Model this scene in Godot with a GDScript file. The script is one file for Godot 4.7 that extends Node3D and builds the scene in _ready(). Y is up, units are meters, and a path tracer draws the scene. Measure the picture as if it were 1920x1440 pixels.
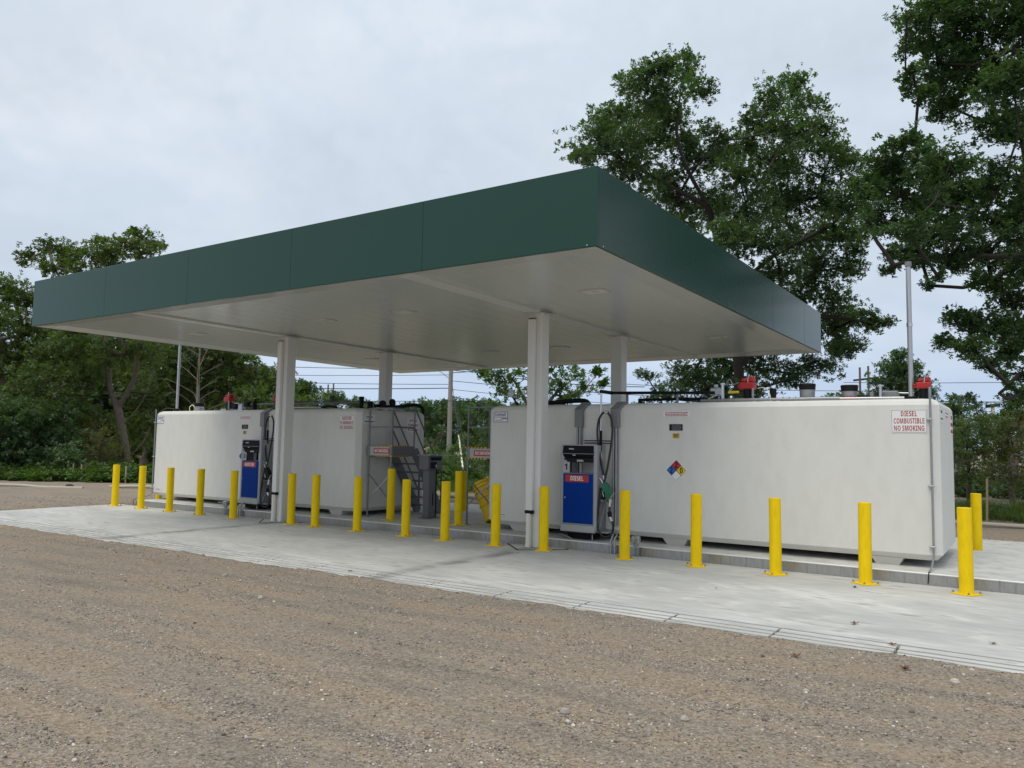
extends Node3D

# ---- palette (real-world base colours, linear) ----
var M := {}
var rng := RandomNumberGenerator.new()
var noise := FastNoiseLite.new()

const DECK_Y := 4.105      # underside of the canopy ceiling panels
const CX0 := -17.38        # canopy plan
const CX1 := -4.12
const CZ0 := -7.9
const CZ1 := -19.38
const CYB := 4.056
const CYT := 5.008
const TANK_Z := -12.25     # front wall of both tanks
const ISLAND := 0.15

func _ready():
	rng.seed = 7
	noise.seed = 3
	noise.frequency = 1.0
	# ---------------- camera, sky, sun, exposure ----------------
	var cam := Camera3D.new()
	cam.name = "camera"
	cam.position = Vector3(0, 1.7414, 0)
	cam.rotation_degrees = Vector3(4.491, 33.702, 0.977)
	cam.fov = 52.37
	cam.near = 0.05
	cam.far = 2500.0
	add_child(cam)
	cam.current = true
	var env := Environment.new()
	env.background_mode = Environment.BG_SKY
	env.sky = Sky.new()
	env.sky.sky_material = cloudy_sky()
	env.tonemap_mode = Environment.TONE_MAPPER_LINEAR
	env.tonemap_exposure = 1.0
	env.sdfgi_enabled = true
	env.ssao_enabled = true
	env.ssil_enabled = true
	var we := WorldEnvironment.new()
	we.name = "world_environment"
	we.environment = env
	add_child(we)
	var sun := DirectionalLight3D.new()
	sun.name = "sun"
	sun.light_color = Color(1.0, 0.965, 0.91)
	sun.light_energy = 0.52
	sun.light_angular_distance = 34.0
	sun.shadow_enabled = true
	sun.rotation_degrees = Vector3(-61, -6, 0)
	add_child(sun)
	make_materials()
	# ---------------- setting ----------------
	ground()
	pavement()
	canopy()
	gasoline_tank()
	diesel_tank()
	# ---------------- things ----------------
	bollards()
	pump(-6.54, "DIESEL", "1", true)
	pump(-15.26, "GASOLINE", "3", false)
	stairs(-12.1, "left", 1.0)
	stairs(-8.72, "right", -1.0)
	kiosk()
	spill_drum()
	junction_boxes()
	utilities()
	plants()
	litter()

# ------------------------------------------------------------------ tools
func srgb(c: Color) -> Color:
	return c.linear_to_srgb()

func mat(key: String, c: Color, rough: float, metal := 0.0) -> StandardMaterial3D:
	var m := StandardMaterial3D.new()
	m.resource_name = key
	m.albedo_color = c.linear_to_srgb()
	m.roughness = rough
	m.metallic = metal
	M[key] = m
	return m

func ramp(stops: Array, cols: Array, constant := false) -> Gradient:
	var g := Gradient.new()
	g.offsets = PackedFloat32Array(stops)
	var cc := PackedColorArray()
	for c in cols:
		cc.append((c as Color).linear_to_srgb())
	g.colors = cc
	if constant:
		g.interpolation_mode = Gradient.GRADIENT_INTERPOLATE_CONSTANT
	return g

func noise_tex(size: int, freq: float, octaves: int, g: Gradient, seed_ := 1, kind := FastNoiseLite.TYPE_SIMPLEX_SMOOTH) -> NoiseTexture2D:
	var n := FastNoiseLite.new()
	n.noise_type = kind
	n.seed = seed_
	n.frequency = freq
	n.fractal_octaves = octaves
	n.fractal_gain = 0.55
	var t := NoiseTexture2D.new()
	t.width = size
	t.height = size
	t.seamless = true
	t.seamless_blend_skirt = 0.12
	t.noise = n
	if g:
		t.color_ramp = g
	return t

func bump(m: StandardMaterial3D, size: int, freq: float, octaves: int, cm: float, seed_ := 5):
	m.heightmap_enabled = true
	m.heightmap_texture = noise_tex(size, freq, octaves, null, seed_)
	m.heightmap_scale = cm

func tri_map(m: StandardMaterial3D, s: float):
	m.uv1_triplanar = true
	m.uv1_world_triplanar = true
	m.uv1_scale = Vector3.ONE * s

func mb() -> SurfaceTool:
	var st := SurfaceTool.new()
	st.begin(Mesh.PRIMITIVE_TRIANGLES)
	return st

func tri(st: SurfaceTool, a: Vector3, b: Vector3, c: Vector3, n: Vector3):
	st.set_normal(n)
	if (b - a).cross(c - a).dot(n) > 0.0:
		st.add_vertex(a); st.add_vertex(c); st.add_vertex(b)
	else:
		st.add_vertex(a); st.add_vertex(b); st.add_vertex(c)

func quad(st: SurfaceTool, a: Vector3, b: Vector3, c: Vector3, d: Vector3, out: Vector3):
	var n := (c - a).cross(d - b).normalized()
	if n.dot(out) < 0.0:
		n = -n
	tri(st, a, b, c, n)
	tri(st, a, c, d, n)

# box between two corners with chamfered edges, optionally turned by a transform
func box(st: SurfaceTool, lo: Vector3, hi: Vector3, ch := 0.0, t := Transform3D()):
	var c := (lo + hi) * 0.5
	var h := (hi - lo).abs() * 0.5
	ch = minf(ch, minf(h.x, minf(h.y, h.z)) * 0.9)
	var ax := [Vector3.RIGHT, Vector3.UP, Vector3.BACK]
	for k in 3:
		var u: Vector3 = ax[(k + 1) % 3]
		var v: Vector3 = ax[(k + 2) % 3]
		var w: Vector3 = ax[k]
		var hu: float = h[(k + 1) % 3] - ch
		var hv: float = h[(k + 2) % 3] - ch
		var hw: float = h[k]
		for s in [-1.0, 1.0]:
			var f: Vector3 = c + w * hw * s
			quad(st, t * (f - u * hu - v * hv), t * (f + u * hu - v * hv), t * (f + u * hu + v * hv), t * (f - u * hu + v * hv), t.basis * (w * s))
		if ch > 0.0:
			for su in [-1.0, 1.0]:
				for sv in [-1.0, 1.0]:
					var e1: Vector3 = c + u * (hu + ch) * su + v * hv * sv
					var e2: Vector3 = c + u * hu * su + v * (hv + ch) * sv
					var l: Vector3 = w * (hw - ch)
					quad(st, t * (e1 - l), t * (e1 + l), t * (e2 + l), t * (e2 - l), t.basis * (u * su + v * sv))
	if ch > 0.0:
		for sx in [-1.0, 1.0]:
			for sy in [-1.0, 1.0]:
				for sz in [-1.0, 1.0]:
					var q := Vector3(h.x * sx, h.y * sy, h.z * sz)
					var a := c + q - Vector3(0, ch * sy, ch * sz)
					var b := c + q - Vector3(ch * sx, 0, ch * sz)
					var d := c + q - Vector3(ch * sx, ch * sy, 0)
					tri(st, t * a, t * b, t * d, t.basis * Vector3(sx, sy, sz).normalized())

func bx(st: SurfaceTool, x0: float, x1: float, y0: float, y1: float, z0: float, z1: float, ch := 0.0):
	box(st, Vector3(minf(x0, x1), minf(y0, y1), minf(z0, z1)), Vector3(maxf(x0, x1), maxf(y0, y1), maxf(z0, z1)), ch)

# a bar of square section from a to b
func bar(st: SurfaceTool, a: Vector3, b: Vector3, w: float, h: float):
	var z := (b - a).normalized()
	var x := Vector3.UP.cross(z)
	if x.length() < 0.01:
		x = Vector3.RIGHT
	x = x.normalized()
	var t := Transform3D(Basis(x, z.cross(x), z), (a + b) * 0.5)
	var l := (b - a).length() * 0.5
	box(st, Vector3(-w / 2, -h / 2, -l), Vector3(w / 2, h / 2, l), 0.0, t)

func tube(st: SurfaceTool, pts: Array, r0: float, r1: float, sides := 8, caps := true):
	var n := pts.size()
	var rings := []
	var up := Vector3.UP
	var prev_x := Vector3.ZERO
	for i in n:
		var d: Vector3
		if i == 0: d = pts[1] - pts[0]
		elif i == n - 1: d = pts[n - 1] - pts[n - 2]
		else: d = pts[i + 1] - pts[i - 1]
		d = d.normalized()
		var x := prev_x - d * prev_x.dot(d)
		if x.length() < 0.05:
			x = d.cross(up if absf(d.y) < 0.95 else Vector3.RIGHT)
		x = x.normalized()
		prev_x = x
		var y := d.cross(x)
		var r := lerpf(r0, r1, float(i) / (n - 1))
		var ring := []
		for k in sides:
			var a := TAU * k / sides
			var nn := x * cos(a) + y * sin(a)
			ring.append([(pts[i] as Vector3) + nn * r, nn])
		rings.append(ring)
	for i in n - 1:
		for k in sides:
			var q := (k + 1) % sides
			var a: Array = rings[i][k]
			var b: Array = rings[i][q]
			var c: Array = rings[i + 1][q]
			var d: Array = rings[i + 1][k]
			smooth_quad(st, a, b, c, d)
	if caps:
		for e in [0, n - 1]:
			var dn: Vector3 = (pts[0] - pts[1]) if e == 0 else (pts[n - 1] - pts[n - 2])
			dn = dn.normalized()
			for k in sides:
				tri(st, pts[e], rings[e][k][0], rings[e][(k + 1) % sides][0], dn)

func smooth_quad(st: SurfaceTool, a: Array, b: Array, c: Array, d: Array):
	var n: Vector3 = a[1] + b[1] + c[1] + d[1]
	for t in [[a, b, c], [a, c, d]]:
		var p: Array = t
		var turn: bool = ((p[1][0] - p[0][0]) as Vector3).cross(p[2][0] - p[0][0]).dot(n) > 0.0
		for k in ([0, 2, 1] if turn else [0, 1, 2]):
			st.set_normal(p[k][1])
			st.add_vertex(p[k][0])

# profile of [radius, height] pairs turned about a vertical axis; flat between the pairs
func lathe(st: SurfaceTool, at: Vector3, prof: Array, sides := 20, t := Basis()):
	for i in prof.size() - 1:
		var p: Array = prof[i]
		var q: Array = prof[i + 1]
		var dr: float = q[0] - p[0]
		var dy: float = q[1] - p[1]
		var ny := -dr
		var nr := dy
		for k in sides:
			var a0 := TAU * k / sides
			var a1 := TAU * (k + 1) / sides
			var d0 := Vector3(cos(a0), 0, sin(a0))
			var d1 := Vector3(cos(a1), 0, sin(a1))
			var n0 := (d0 * nr + Vector3.UP * ny).normalized()
			var n1 := (d1 * nr + Vector3.UP * ny).normalized()
			smooth_quad(st, [at + t * (d0 * float(p[0]) + Vector3.UP * float(p[1])), t * n0], [at + t * (d1 * float(p[0]) + Vector3.UP * float(p[1])), t * n1],
				[at + t * (d1 * float(q[0]) + Vector3.UP * float(q[1])), t * n1], [at + t * (d0 * float(q[0]) + Vector3.UP * float(q[1])), t * n0])

func curve_pts(pts: Array, steps := 6) -> Array:
	var out := []
	for i in pts.size() - 1:
		var p0: Vector3 = pts[maxi(i - 1, 0)]
		var p1: Vector3 = pts[i]
		var p2: Vector3 = pts[i + 1]
		var p3: Vector3 = pts[mini(i + 2, pts.size() - 1)]
		for k in steps:
			out.append(p1.cubic_interpolate(p2, p0, p3, float(k) / steps))
	out.append(pts[-1])
	return out

# shapes are drawn in world coordinates; a part is shifted back by where its thing stands
func obj(called: String, st: SurfaceTool, m: Material, parent: Node3D = self) -> MeshInstance3D:
	var o := MeshInstance3D.new()
	o.name = called
	o.mesh = st.commit()
	o.material_override = null
	o.mesh.surface_set_material(0, m)
	var off := Vector3.ZERO
	var p: Node = parent
	while p != self:
		off += (p as Node3D).position
		p = p.get_parent()
	o.position = -off
	parent.add_child(o, true)
	return o

func thing(called: String, label: String, category: String, at := Vector3.ZERO, group := "") -> Node3D:
	var o := Node3D.new()
	o.name = called
	o.position = at
	add_child(o, true)
	return tag(o, label, category, group)

func tag(o: Node3D, label: String, category: String, group := "") -> Node3D:
	o.set_meta("label", label)
	o.set_meta("category", category)
	if group != "":
		o.set_meta("group", group)
	return o

func struct(called: String, st: SurfaceTool, m: Material) -> MeshInstance3D:
	var o := obj(called, st, m)
	o.set_meta("kind", "structure")
	return o

# flat lettering: cap height in metres, face turned to +z unless a basis is given
func text(parent: Node3D, s: String, at: Vector3, cap: float, m: Material, turn := Basis(), width := 0.0, bold := true):
	var f := SystemFont.new()
	f.font_names = PackedStringArray(["Droid Sans"])
	f.font_weight = 700 if bold else 400
	var wide := 1.0
	if width > 0.0:
		# set to a measure: squeezed or stretched to the width given in metres
		var w := f.get_string_size(s, HORIZONTAL_ALIGNMENT_LEFT, -1, 48).x * cap / (0.714 * 48.0)
		if w > 0.0:
			wide = width / w
	var tm := TextMesh.new()
	tm.font = f
	tm.font_size = 48
	tm.pixel_size = cap / (0.714 * 48.0)
	tm.depth = 0.002
	tm.curve_step = 3.0
	tm.text = s
	tm.material = m
	var o := MeshInstance3D.new()
	o.name = "lettering"
	o.mesh = tm
	var off := Vector3.ZERO
	var p: Node = parent
	while p != self:
		off += (p as Node3D).position
		p = p.get_parent()
	o.transform = Transform3D(turn * Basis().scaled(Vector3(wide, 1, 1)), at - off)
	parent.add_child(o, true)

func cloudy_sky() -> PanoramaSkyMaterial:
	var n := FastNoiseLite.new()
	n.seed = 12
	n.frequency = 1.1
	n.fractal_octaves = 5
	n.fractal_gain = 0.5
	n.domain_warp_enabled = true
	n.domain_warp_amplitude = 0.5
	n.domain_warp_frequency = 1.3
	var w := 1024
	var h := 512
	var im := Image.create(w, h, false, Image.FORMAT_RGBAF)
	var zen := Color(0.84, 0.90, 0.96)
	var upper := Color(0.72, 0.815, 0.92)
	var mid := Color(0.62, 0.71, 0.82)
	var hor := Color(0.52, 0.66, 0.87)
	for y in h:
		var el := (0.5 - (y + 0.5) / h) * PI
		var ce := cos(el)
		var se := sin(el)
		var base: Color
		if se < 0.0:
			base = hor.lerp(Color(0.2, 0.18, 0.15), clampf(-se * 12.0, 0, 1))
		elif se < 0.24:
			base = hor.lerp(mid, smoothstep(0.0, 0.24, se))
		elif se < 0.56:
			base = mid.lerp(upper, smoothstep(0.24, 0.56, se))
		else:
			base = upper.lerp(zen, smoothstep(0.56, 0.95, se))
		for x in w:
			var c := base
			if se > 0.0:
				var az := (x + 0.5) / w * TAU
				# a cloud deck overhead: project the direction on a high plane so that clouds flatten towards the horizon
				var k := 1.0 / (se + 0.28)
				var p := Vector3(cos(az) * ce * k, 0.0, sin(az) * ce * k)
				var v := n.get_noise_3d(p.x * 1.1, 0.0, p.z * 1.1)
				var v2 := n.get_noise_3d(p.x * 0.45 + 9.0, 3.0, p.z * 0.45)
				var cov := smoothstep(0.0, 0.16, se)
				var lum := 1.0 + (v * 0.15 + v2 * 0.15) * cov
				var grey := (base.r + base.g + base.b) / 3.0
				var whiten := clampf(0.15 + v * 0.9, 0.0, 0.6) * cov
				c = Color(lerpf(base.r, grey * 0.96, whiten), lerpf(base.g, grey * 1.0, whiten), lerpf(base.b, grey * 1.07, whiten))
				c = Color(c.r * lum, c.g * lum, c.b * lum)
			c.a = 1.0
			im.set_pixel(x, y, c)
	var m := PanoramaSkyMaterial.new()
	m.panorama = ImageTexture.create_from_image(im)
	return m

func make_materials():
	var m: StandardMaterial3D
	# painted concrete of the tank walls: faint vertical weathering
	m = mat("tank_paint", Color(0.71, 0.705, 0.665), 0.62)
	m.albedo_texture = noise_tex(512, 0.010, 4, ramp([0.0, 0.42, 0.62, 1.0], [Color(0.93, 0.928, 0.92), Color(0.97, 0.97, 0.967), Color(0.985, 0.985, 0.985), Color(1, 1, 1)]), 21)
	m.uv1_triplanar = true
	m.uv1_world_triplanar = true
	m.uv1_scale = Vector3(0.7, 0.3, 0.7)
	bump(m, 512, 0.06, 4, 0.10, 22)
	m = mat("concrete_foot", Color(0.60, 0.59, 0.55), 0.75)
	# green metal fascia, white ceiling panels
	m = mat("fascia_green", Color(0.013, 0.054, 0.039), 0.22)
	m.metallic_specular = 0.40
	m = mat("fascia_joint", Color(0.012, 0.060, 0.046), 0.4)
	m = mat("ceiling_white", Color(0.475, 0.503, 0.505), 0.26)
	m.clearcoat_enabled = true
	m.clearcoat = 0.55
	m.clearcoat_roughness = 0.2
	m = mat("beam_white", Color(0.58, 0.59, 0.575), 0.3)
	m = mat("ceiling_gap", Color(0.30, 0.30, 0.29), 0.7)
	m = mat("column_white", Color(0.74, 0.73, 0.70), 0.38)
	m = mat("pipe_plastic", Color(0.74, 0.72, 0.64), 0.45)
	m = mat("lamp_lens", Color(0.60, 0.60, 0.57), 0.25)
	m = mat("lamp_frame", Color(0.43, 0.43, 0.40), 0.35)
	m = mat("black", Color(0.010, 0.010, 0.011), 0.55)
	m.metallic_specular = 0.3
	m = mat("black_gloss", Color(0.010, 0.011, 0.017), 0.45)
	m.metallic_specular = 0.2
	m = mat("rubber", Color(0.014, 0.014, 0.014), 0.42)
	m = mat("roof", Color(0.25, 0.25, 0.25), 0.8)
	# bollards: thick yellow enamel with faint runs
	m = mat("yellow", Color(0.90, 0.625, 0.004), 0.40)
	m.metallic_specular = 0.3
	m.albedo_texture = noise_tex(256, 0.02, 4, ramp([0.0, 0.4, 0.7, 1.0], [Color(0.84, 0.82, 0.8), Color(0.95, 0.95, 0.95), Color(1, 1, 1), Color(1, 1, 1)]), 31)
	m.uv1_triplanar = true
	m.uv1_world_triplanar = true
	m.uv1_scale = Vector3(2.0, 0.6, 2.0)
	m = mat("drum_yellow", Color(0.80, 0.52, 0.006), 0.45)
	m = mat("galvanised", Color(0.40, 0.41, 0.42), 0.45, 0.75)
	m.albedo_texture = noise_tex(256, 0.05, 3, ramp([0.0, 0.5, 1.0], [Color(0.7, 0.71, 0.72), Color(0.9, 0.9, 0.9), Color(1, 1, 1)]), 33)
	tri_map(m, 1.5)
	m = mat("steel_grey_paint", Color(0.20, 0.21, 0.215), 0.5)
	m = mat("stair_grey", Color(0.135, 0.145, 0.15), 0.55, 0.2)
	m = mat("pump_grey", Color(0.36, 0.37, 0.39), 0.42)
	m = mat("pump_plate", Color(0.42, 0.42, 0.41), 0.5)
	m = mat("pump_blue", Color(0.001, 0.036, 0.25), 0.4)
	m.metallic_specular = 0.2
	m = mat("red_sign", Color(0.42, 0.022, 0.020), 0.4)
	m = mat("red_ink", Color(0.36, 0.02, 0.03), 0.5)
	m = mat("red_valve", Color(0.38, 0.016, 0.018), 0.42)
	m = mat("white_sign", Color(0.80, 0.80, 0.80), 0.35)
	m = mat("white_ink", Color(0.80, 0.79, 0.74), 0.45)
	m = mat("blue_ink", Color(0.03, 0.045, 0.16), 0.5)
	m = mat("hazard_blue", Color(0.01, 0.13, 0.42), 0.4)
	m = mat("hazard_red", Color(0.45, 0.02, 0.03), 0.4)
	m = mat("hazard_yellow", Color(0.75, 0.56, 0.02), 0.4)
	m = mat("brass_yellow", Color(0.55, 0.36, 0.04), 0.45)
	m = mat("tape_orange", Color(0.70, 0.42, 0.03), 0.5)
	m = mat("nozzle_green", Color(0.005, 0.14, 0.07), 0.35)
	m = mat("chrome", Color(0.62, 0.62, 0.63), 0.25, 0.9)
	m = mat("aluminium", Color(0.5, 0.51, 0.53), 0.38, 0.8)
	m = mat("kerb_steel", Color(0.43, 0.425, 0.41), 0.36, 0.8)
	m.albedo_texture = noise_tex(512, 0.02, 4, ramp([0.0, 0.35, 0.6, 1.0], [Color(0.70, 0.68, 0.65), Color(0.88, 0.87, 0.86), Color(0.96, 0.96, 0.96), Color(1, 1, 1)]), 35)
	m.uv1_triplanar = true
	m.uv1_world_triplanar = true
	m.uv1_scale = Vector3(1.6, 0.35, 1.6)
	m = mat("kerb_nosing", Color(0.80, 0.80, 0.79), 0.4, 0.2)
	m = mat("kiosk_grey", Color(0.155, 0.16, 0.165), 0.5, 0.2)
	m = mat("wood_pole", Color(0.30, 0.285, 0.26), 0.85)
	bump(m, 256, 0.05, 3, 0.5, 41)
	m = mat("stake_wood", Color(0.42, 0.33, 0.22), 0.85)
	m = mat("wattle", Color(0.46, 0.42, 0.34), 0.95)
	bump(m, 256, 0.08, 3, 1.5, 43)
	m = mat("dark_stone", Color(0.06, 0.06, 0.065), 0.8)
	m = mat("wire", Color(0.02, 0.021, 0.022), 0.6)
	m = mat("guy_cover", Color(0.78, 0.74, 0.55), 0.5)
	# bark
	for b in [["bark", Color(0.17, 0.14, 0.11)], ["bark_dark", Color(0.045, 0.038, 0.030)], ["bark_pale", Color(0.25, 0.225, 0.19)]]:
		m = mat(b[0], b[1], 0.9)
		m.albedo_texture = noise_tex(256, 0.03, 4, ramp([0.0, 0.45, 1.0], [Color(0.5, 0.5, 0.5), Color(0.8, 0.8, 0.8), Color(1, 1, 1)]), 51)
		m.uv1_triplanar = true
		m.uv1_world_triplanar = true
		m.uv1_scale = Vector3(1.4, 0.35, 1.4)
		bump(m, 256, 0.04, 4, 2.0, 52)
	# foliage; copies carry their own tint
	for l in [["leaf_oak", Color(0.080, 0.142, 0.064)], ["leaf_oak_pale", Color(0.105, 0.168, 0.085)], ["leaf_olive", Color(0.128, 0.178, 0.062)], ["leaf_brown", Color(0.140, 0.145, 0.055)], ["leaf_orange", Color(0.17, 0.085, 0.03)], ["leaf_maple", Color(0.100, 0.175, 0.050)], ["weed", Color(0.125, 0.195, 0.050)]]:
		m = mat(l[0], l[1], 0.42)
		m.vertex_color_use_as_albedo = true
		m.backlight_enabled = true
		m.backlight = Color(0.84, 0.95, 0.42)
		m.metallic_specular = 0.5
	m = mat("pebble", Color(1, 1, 1), 0.9)
	m.vertex_color_use_as_albedo = true
	m = mat("dry_leaf", Color(0.13, 0.06, 0.03), 0.8)
	m = mat("red_leaf", Color(0.22, 0.03, 0.03), 0.7)
	# gravel: fine stones over compacted silt, then broad tracks over it
	m = mat("gravel", Color(1, 1, 1), 0.95)
	var cell := FastNoiseLite.new()
	cell.noise_type = FastNoiseLite.TYPE_CELLULAR
	cell.cellular_return_type = FastNoiseLite.RETURN_CELL_VALUE
	cell.seed = 61
	cell.frequency = 0.11
	cell.fractal_type = FastNoiseLite.FRACTAL_FBM
	cell.fractal_octaves = 3
	cell.fractal_gain = 0.7
	cell.domain_warp_enabled = true
	cell.domain_warp_amplitude = 6.0
	cell.domain_warp_frequency = 0.06
	var gt := NoiseTexture2D.new()
	gt.width = 1024
	gt.height = 1024
	gt.seamless = true
	gt.noise = cell
	gt.color_ramp = ramp([0.0, 0.18, 0.34, 0.5, 0.64, 0.80, 1.0], [Color(0.09, 0.076, 0.062), Color(0.182, 0.153, 0.120), Color(0.250, 0.211, 0.165), Color(0.298, 0.252, 0.197), Color(0.335, 0.287, 0.227), Color(0.395, 0.35, 0.29), Color(0.57, 0.54, 0.49)])
	m.albedo_texture = gt
	var gh := NoiseTexture2D.new()
	gh.width = 1024
	gh.height = 1024
	gh.seamless = true
	gh.noise = cell
	m.heightmap_enabled = true
	m.heightmap_texture = gh
	m.heightmap_scale = 1.1
	m.detail_enabled = true
	m.detail_blend_mode = BaseMaterial3D.BLEND_MODE_MUL
	m.detail_uv_layer = BaseMaterial3D.DETAIL_UV_2
	m.detail_albedo = noise_tex(1024, 0.010, 6, ramp([0.0, 0.28, 0.42, 0.54, 0.70, 1.0], [Color(0.70, 0.70, 0.70), Color(0.80, 0.80, 0.795), Color(0.89, 0.88, 0.865), Color(0.97, 0.935, 0.895), Color(1.0, 0.93, 0.85), Color(1, 0.95, 0.88)]), 63)
	# concrete: fine mottling; the pavement sheet has its own worn texture
	m = mat("concrete", Color(0.55, 0.55, 0.52), 0.85)
	m.albedo_texture = noise_tex(512, 0.012, 5, ramp([0.0, 0.35, 0.6, 1.0], [Color(0.72, 0.71, 0.70), Color(0.9, 0.9, 0.89), Color(1, 1, 1), Color(1, 1, 1)]), 71)
	tri_map(m, 0.4)
	m = mat("joint", Color(0.045, 0.042, 0.04), 0.95)
	m = mat("silt", Color(0.16, 0.125, 0.09), 0.95)

# ------------------------------------------------------------------ ground and pavement
func steps(list: Array) -> PackedFloat32Array:
	# list of [from, to, step] runs joined into grid lines
	var out := PackedFloat32Array()
	for r in list:
		var n := int(round((r[1] - r[0]) / r[2]))
		for i in n:
			out.append(lerpf(r[0], r[1], float(i) / n))
	out.append(list[-1][1])
	return out

func front_edge(x: float) -> float:
	return lerpf(-7.36, -7.45, smoothstep(-10.0, -5.0, x)) + 0.05 * noise.get_noise_2d(x * 0.55, 4.0) + 0.05 * noise.get_noise_2d(x * 1.7, 9.0) + 0.045 * noise.get_noise_2d(x * 6.0, 2.0)

func left_edge(z: float) -> float:
	return -20.4 + 0.22 * noise.get_noise_2d(z * 0.9, 14.0) + 0.05 * noise.get_noise_2d(z * 5.0, 22.0)

func ground_y(x: float, z: float) -> float:
	var y := 0.014 + 0.012 * noise.get_noise_2d(x * 0.5, z * 1.6) + 0.008 * noise.get_noise_2d(x * 2.3, z * 3.1)
	# shallow wheel tracks that run along the pavement
	y += 0.008 * noise.get_noise_2d(x * 0.12, z * 2.6 + 40.0)
	var d := minf(minf(z * -1.0 + front_edge(x), z + 18.75), x - left_edge(z))
	# d > 0 inside the slab
	if d > -0.25:
		y += 0.012 * smoothstep(-0.25, -0.02, d)
		y = lerpf(y, -0.10, smoothstep(0.0, 0.09, d))
	if z < -40.0:
		y -= 0.02
	return y

func ground():
	var xs := steps([[-900, -80, 82], [-80, -36, 2.2], [-36, -21.4, 0.35], [-21.4, -19.4, 0.08], [-19.4, 3.0, 0.12], [3.0, 9.0, 0.4], [9, 60, 5], [60, 900, 105]])
	var zs := steps([[-1500, -120, 115], [-120, -40, 4], [-40, -19.2, 0.6], [-19.2, -18.4, 0.12], [-18.4, -8.0, 0.7], [-8.0, -6.6, 0.05], [-6.6, -1.0, 0.12], [-1.0, 6.0, 0.5], [6, 80, 8], [80, 900, 102]])
	var nx := xs.size()
	var nz := zs.size()
	var pos := PackedVector3Array()
	var nor := PackedVector3Array()
	var uv := PackedVector2Array()
	var uv2 := PackedVector2Array()
	var idx := PackedInt32Array()
	for j in nz:
		for i in nx:
			var x := xs[i]
			var z := zs[j]
			pos.append(Vector3(x, ground_y(x, z), z))
			uv.append(Vector2(x / 2.1 + z * 0.03, z / 2.1))
			uv2.append(Vector2(x * 0.030 + z * 0.012, z * 0.20 + x * 0.008))
	for j in nz:
		for i in nx:
			var l := pos[j * nx + maxi(i - 1, 0)]
			var r := pos[j * nx + mini(i + 1, nx - 1)]
			var b := pos[maxi(j - 1, 0) * nx + i]
			var f := pos[mini(j + 1, nz - 1) * nx + i]
			nor.append((f - b).cross(r - l).normalized())
	for j in nz - 1:
		for i in nx - 1:
			var a := j * nx + i
			idx.append_array([a, a + 1, a + nx + 1, a, a + nx + 1, a + nx])
	var arr := []
	arr.resize(Mesh.ARRAY_MAX)
	arr[Mesh.ARRAY_VERTEX] = pos
	arr[Mesh.ARRAY_NORMAL] = nor
	arr[Mesh.ARRAY_TEX_UV] = uv
	arr[Mesh.ARRAY_TEX_UV2] = uv2
	arr[Mesh.ARRAY_INDEX] = idx
	var me := ArrayMesh.new()
	me.add_surface_from_arrays(Mesh.PRIMITIVE_TRIANGLES, arr)
	me.surface_set_material(0, M.gravel)
	var o := MeshInstance3D.new()
	o.name = "gravel_ground"
	o.mesh = me
	o.set_meta("kind", "structure")
	add_child(o, true)
	# loose stones: thousands over the silt, most of them near the pavement edge and in bands
	var kinds := []
	var mm := MultiMesh.new()
	mm.transform_format = MultiMesh.TRANSFORM_3D
	mm.use_colors = true
	mm.mesh = stone_mesh(3)
	var places: Array = []
	var tints: Array = []
	var tries := 0
	while places.size() < 90000 and tries < 900000:
		tries += 1
		var u := rng.randf()
		var d := 2.6 + 24.0 * u * u
		var ang := deg_to_rad(rng.randf_range(-8.0, 78.0))
		var x := -sin(ang) * d
		var z := -cos(ang) * d
		if z < front_edge(x) + 0.02 and x > -20.6:
			continue
		var band := noise.get_noise_2d(x * 0.25, z * 1.5 + 70.0)
		var near_edge := 1.0 - smoothstep(0.05, 0.55, z - front_edge(x))
		if rng.randf() > 0.16 + maxf(band, 0.0) * 2.4 + near_edge * 0.45:
			continue
		var s := 0.0030 + 0.005 * pow(rng.randf(), 2.5) + (0.010 * rng.randf() if rng.randf() < 0.02 else 0.0)
		s *= 1.0 + d * 0.02
		var bs := Basis.from_euler(Vector3(rng.randf() * TAU, rng.randf() * TAU, rng.randf() * TAU)).scaled(Vector3(s * rng.randf_range(0.9, 1.5), s * rng.randf_range(0.5, 0.9), s))
		places.append(Transform3D(bs, Vector3(x, ground_y(x, z) + s * 0.25, z)))
		var v := rng.randf()
		var g := lerpf(0.09, 0.42, v)
		if rng.randf() < 0.06:
			g = rng.randf_range(0.5, 0.75)
		tints.append(Color(g * 1.02, g * rng.randf_range(0.88, 0.97), g * rng.randf_range(0.74, 0.92)))
	scatter("loose_gravel", mm, places, tints, M.pebble, self)
	# the stones one could pick out one by one
	for s in [[-0.54, -6.86, 0.036, 0.55, "pale fist-sized stone lying on the gravel near the right edge"], [-7.1, -5.75, 0.035, 0.45, "whitish stone on the gravel left of the middle of the drive"], [-2.58, -4.55, 0.035, 0.36, "buff stone in the gravel low in the foreground"], [-1.9, -4.9, 0.028, 0.40, "small tan stone beside the tyre band in the foreground"], [-5.6, -7.02, 0.03, 0.30, "grey-brown stone against the pavement edge before the right column"], [-8.6, -6.4, 0.032, 0.35, "light stone on the gravel below the left half of the canopy"]]:
		var st := mb()
		stone_into(st, Vector3(s[0], ground_y(s[0], s[1]) + s[2] * 0.35, s[1]), s[2], int(s[0] * 100.0))
		var key := "stone_%d" % int(s[3] * 100)
		if not M.has(key):
			mat(key, Color(s[3], s[3] * 0.93, s[3] * 0.82), 0.85)
		tag(obj("stone", st, M[key]), s[4], "stone", "loose stones on the gravel")

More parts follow.
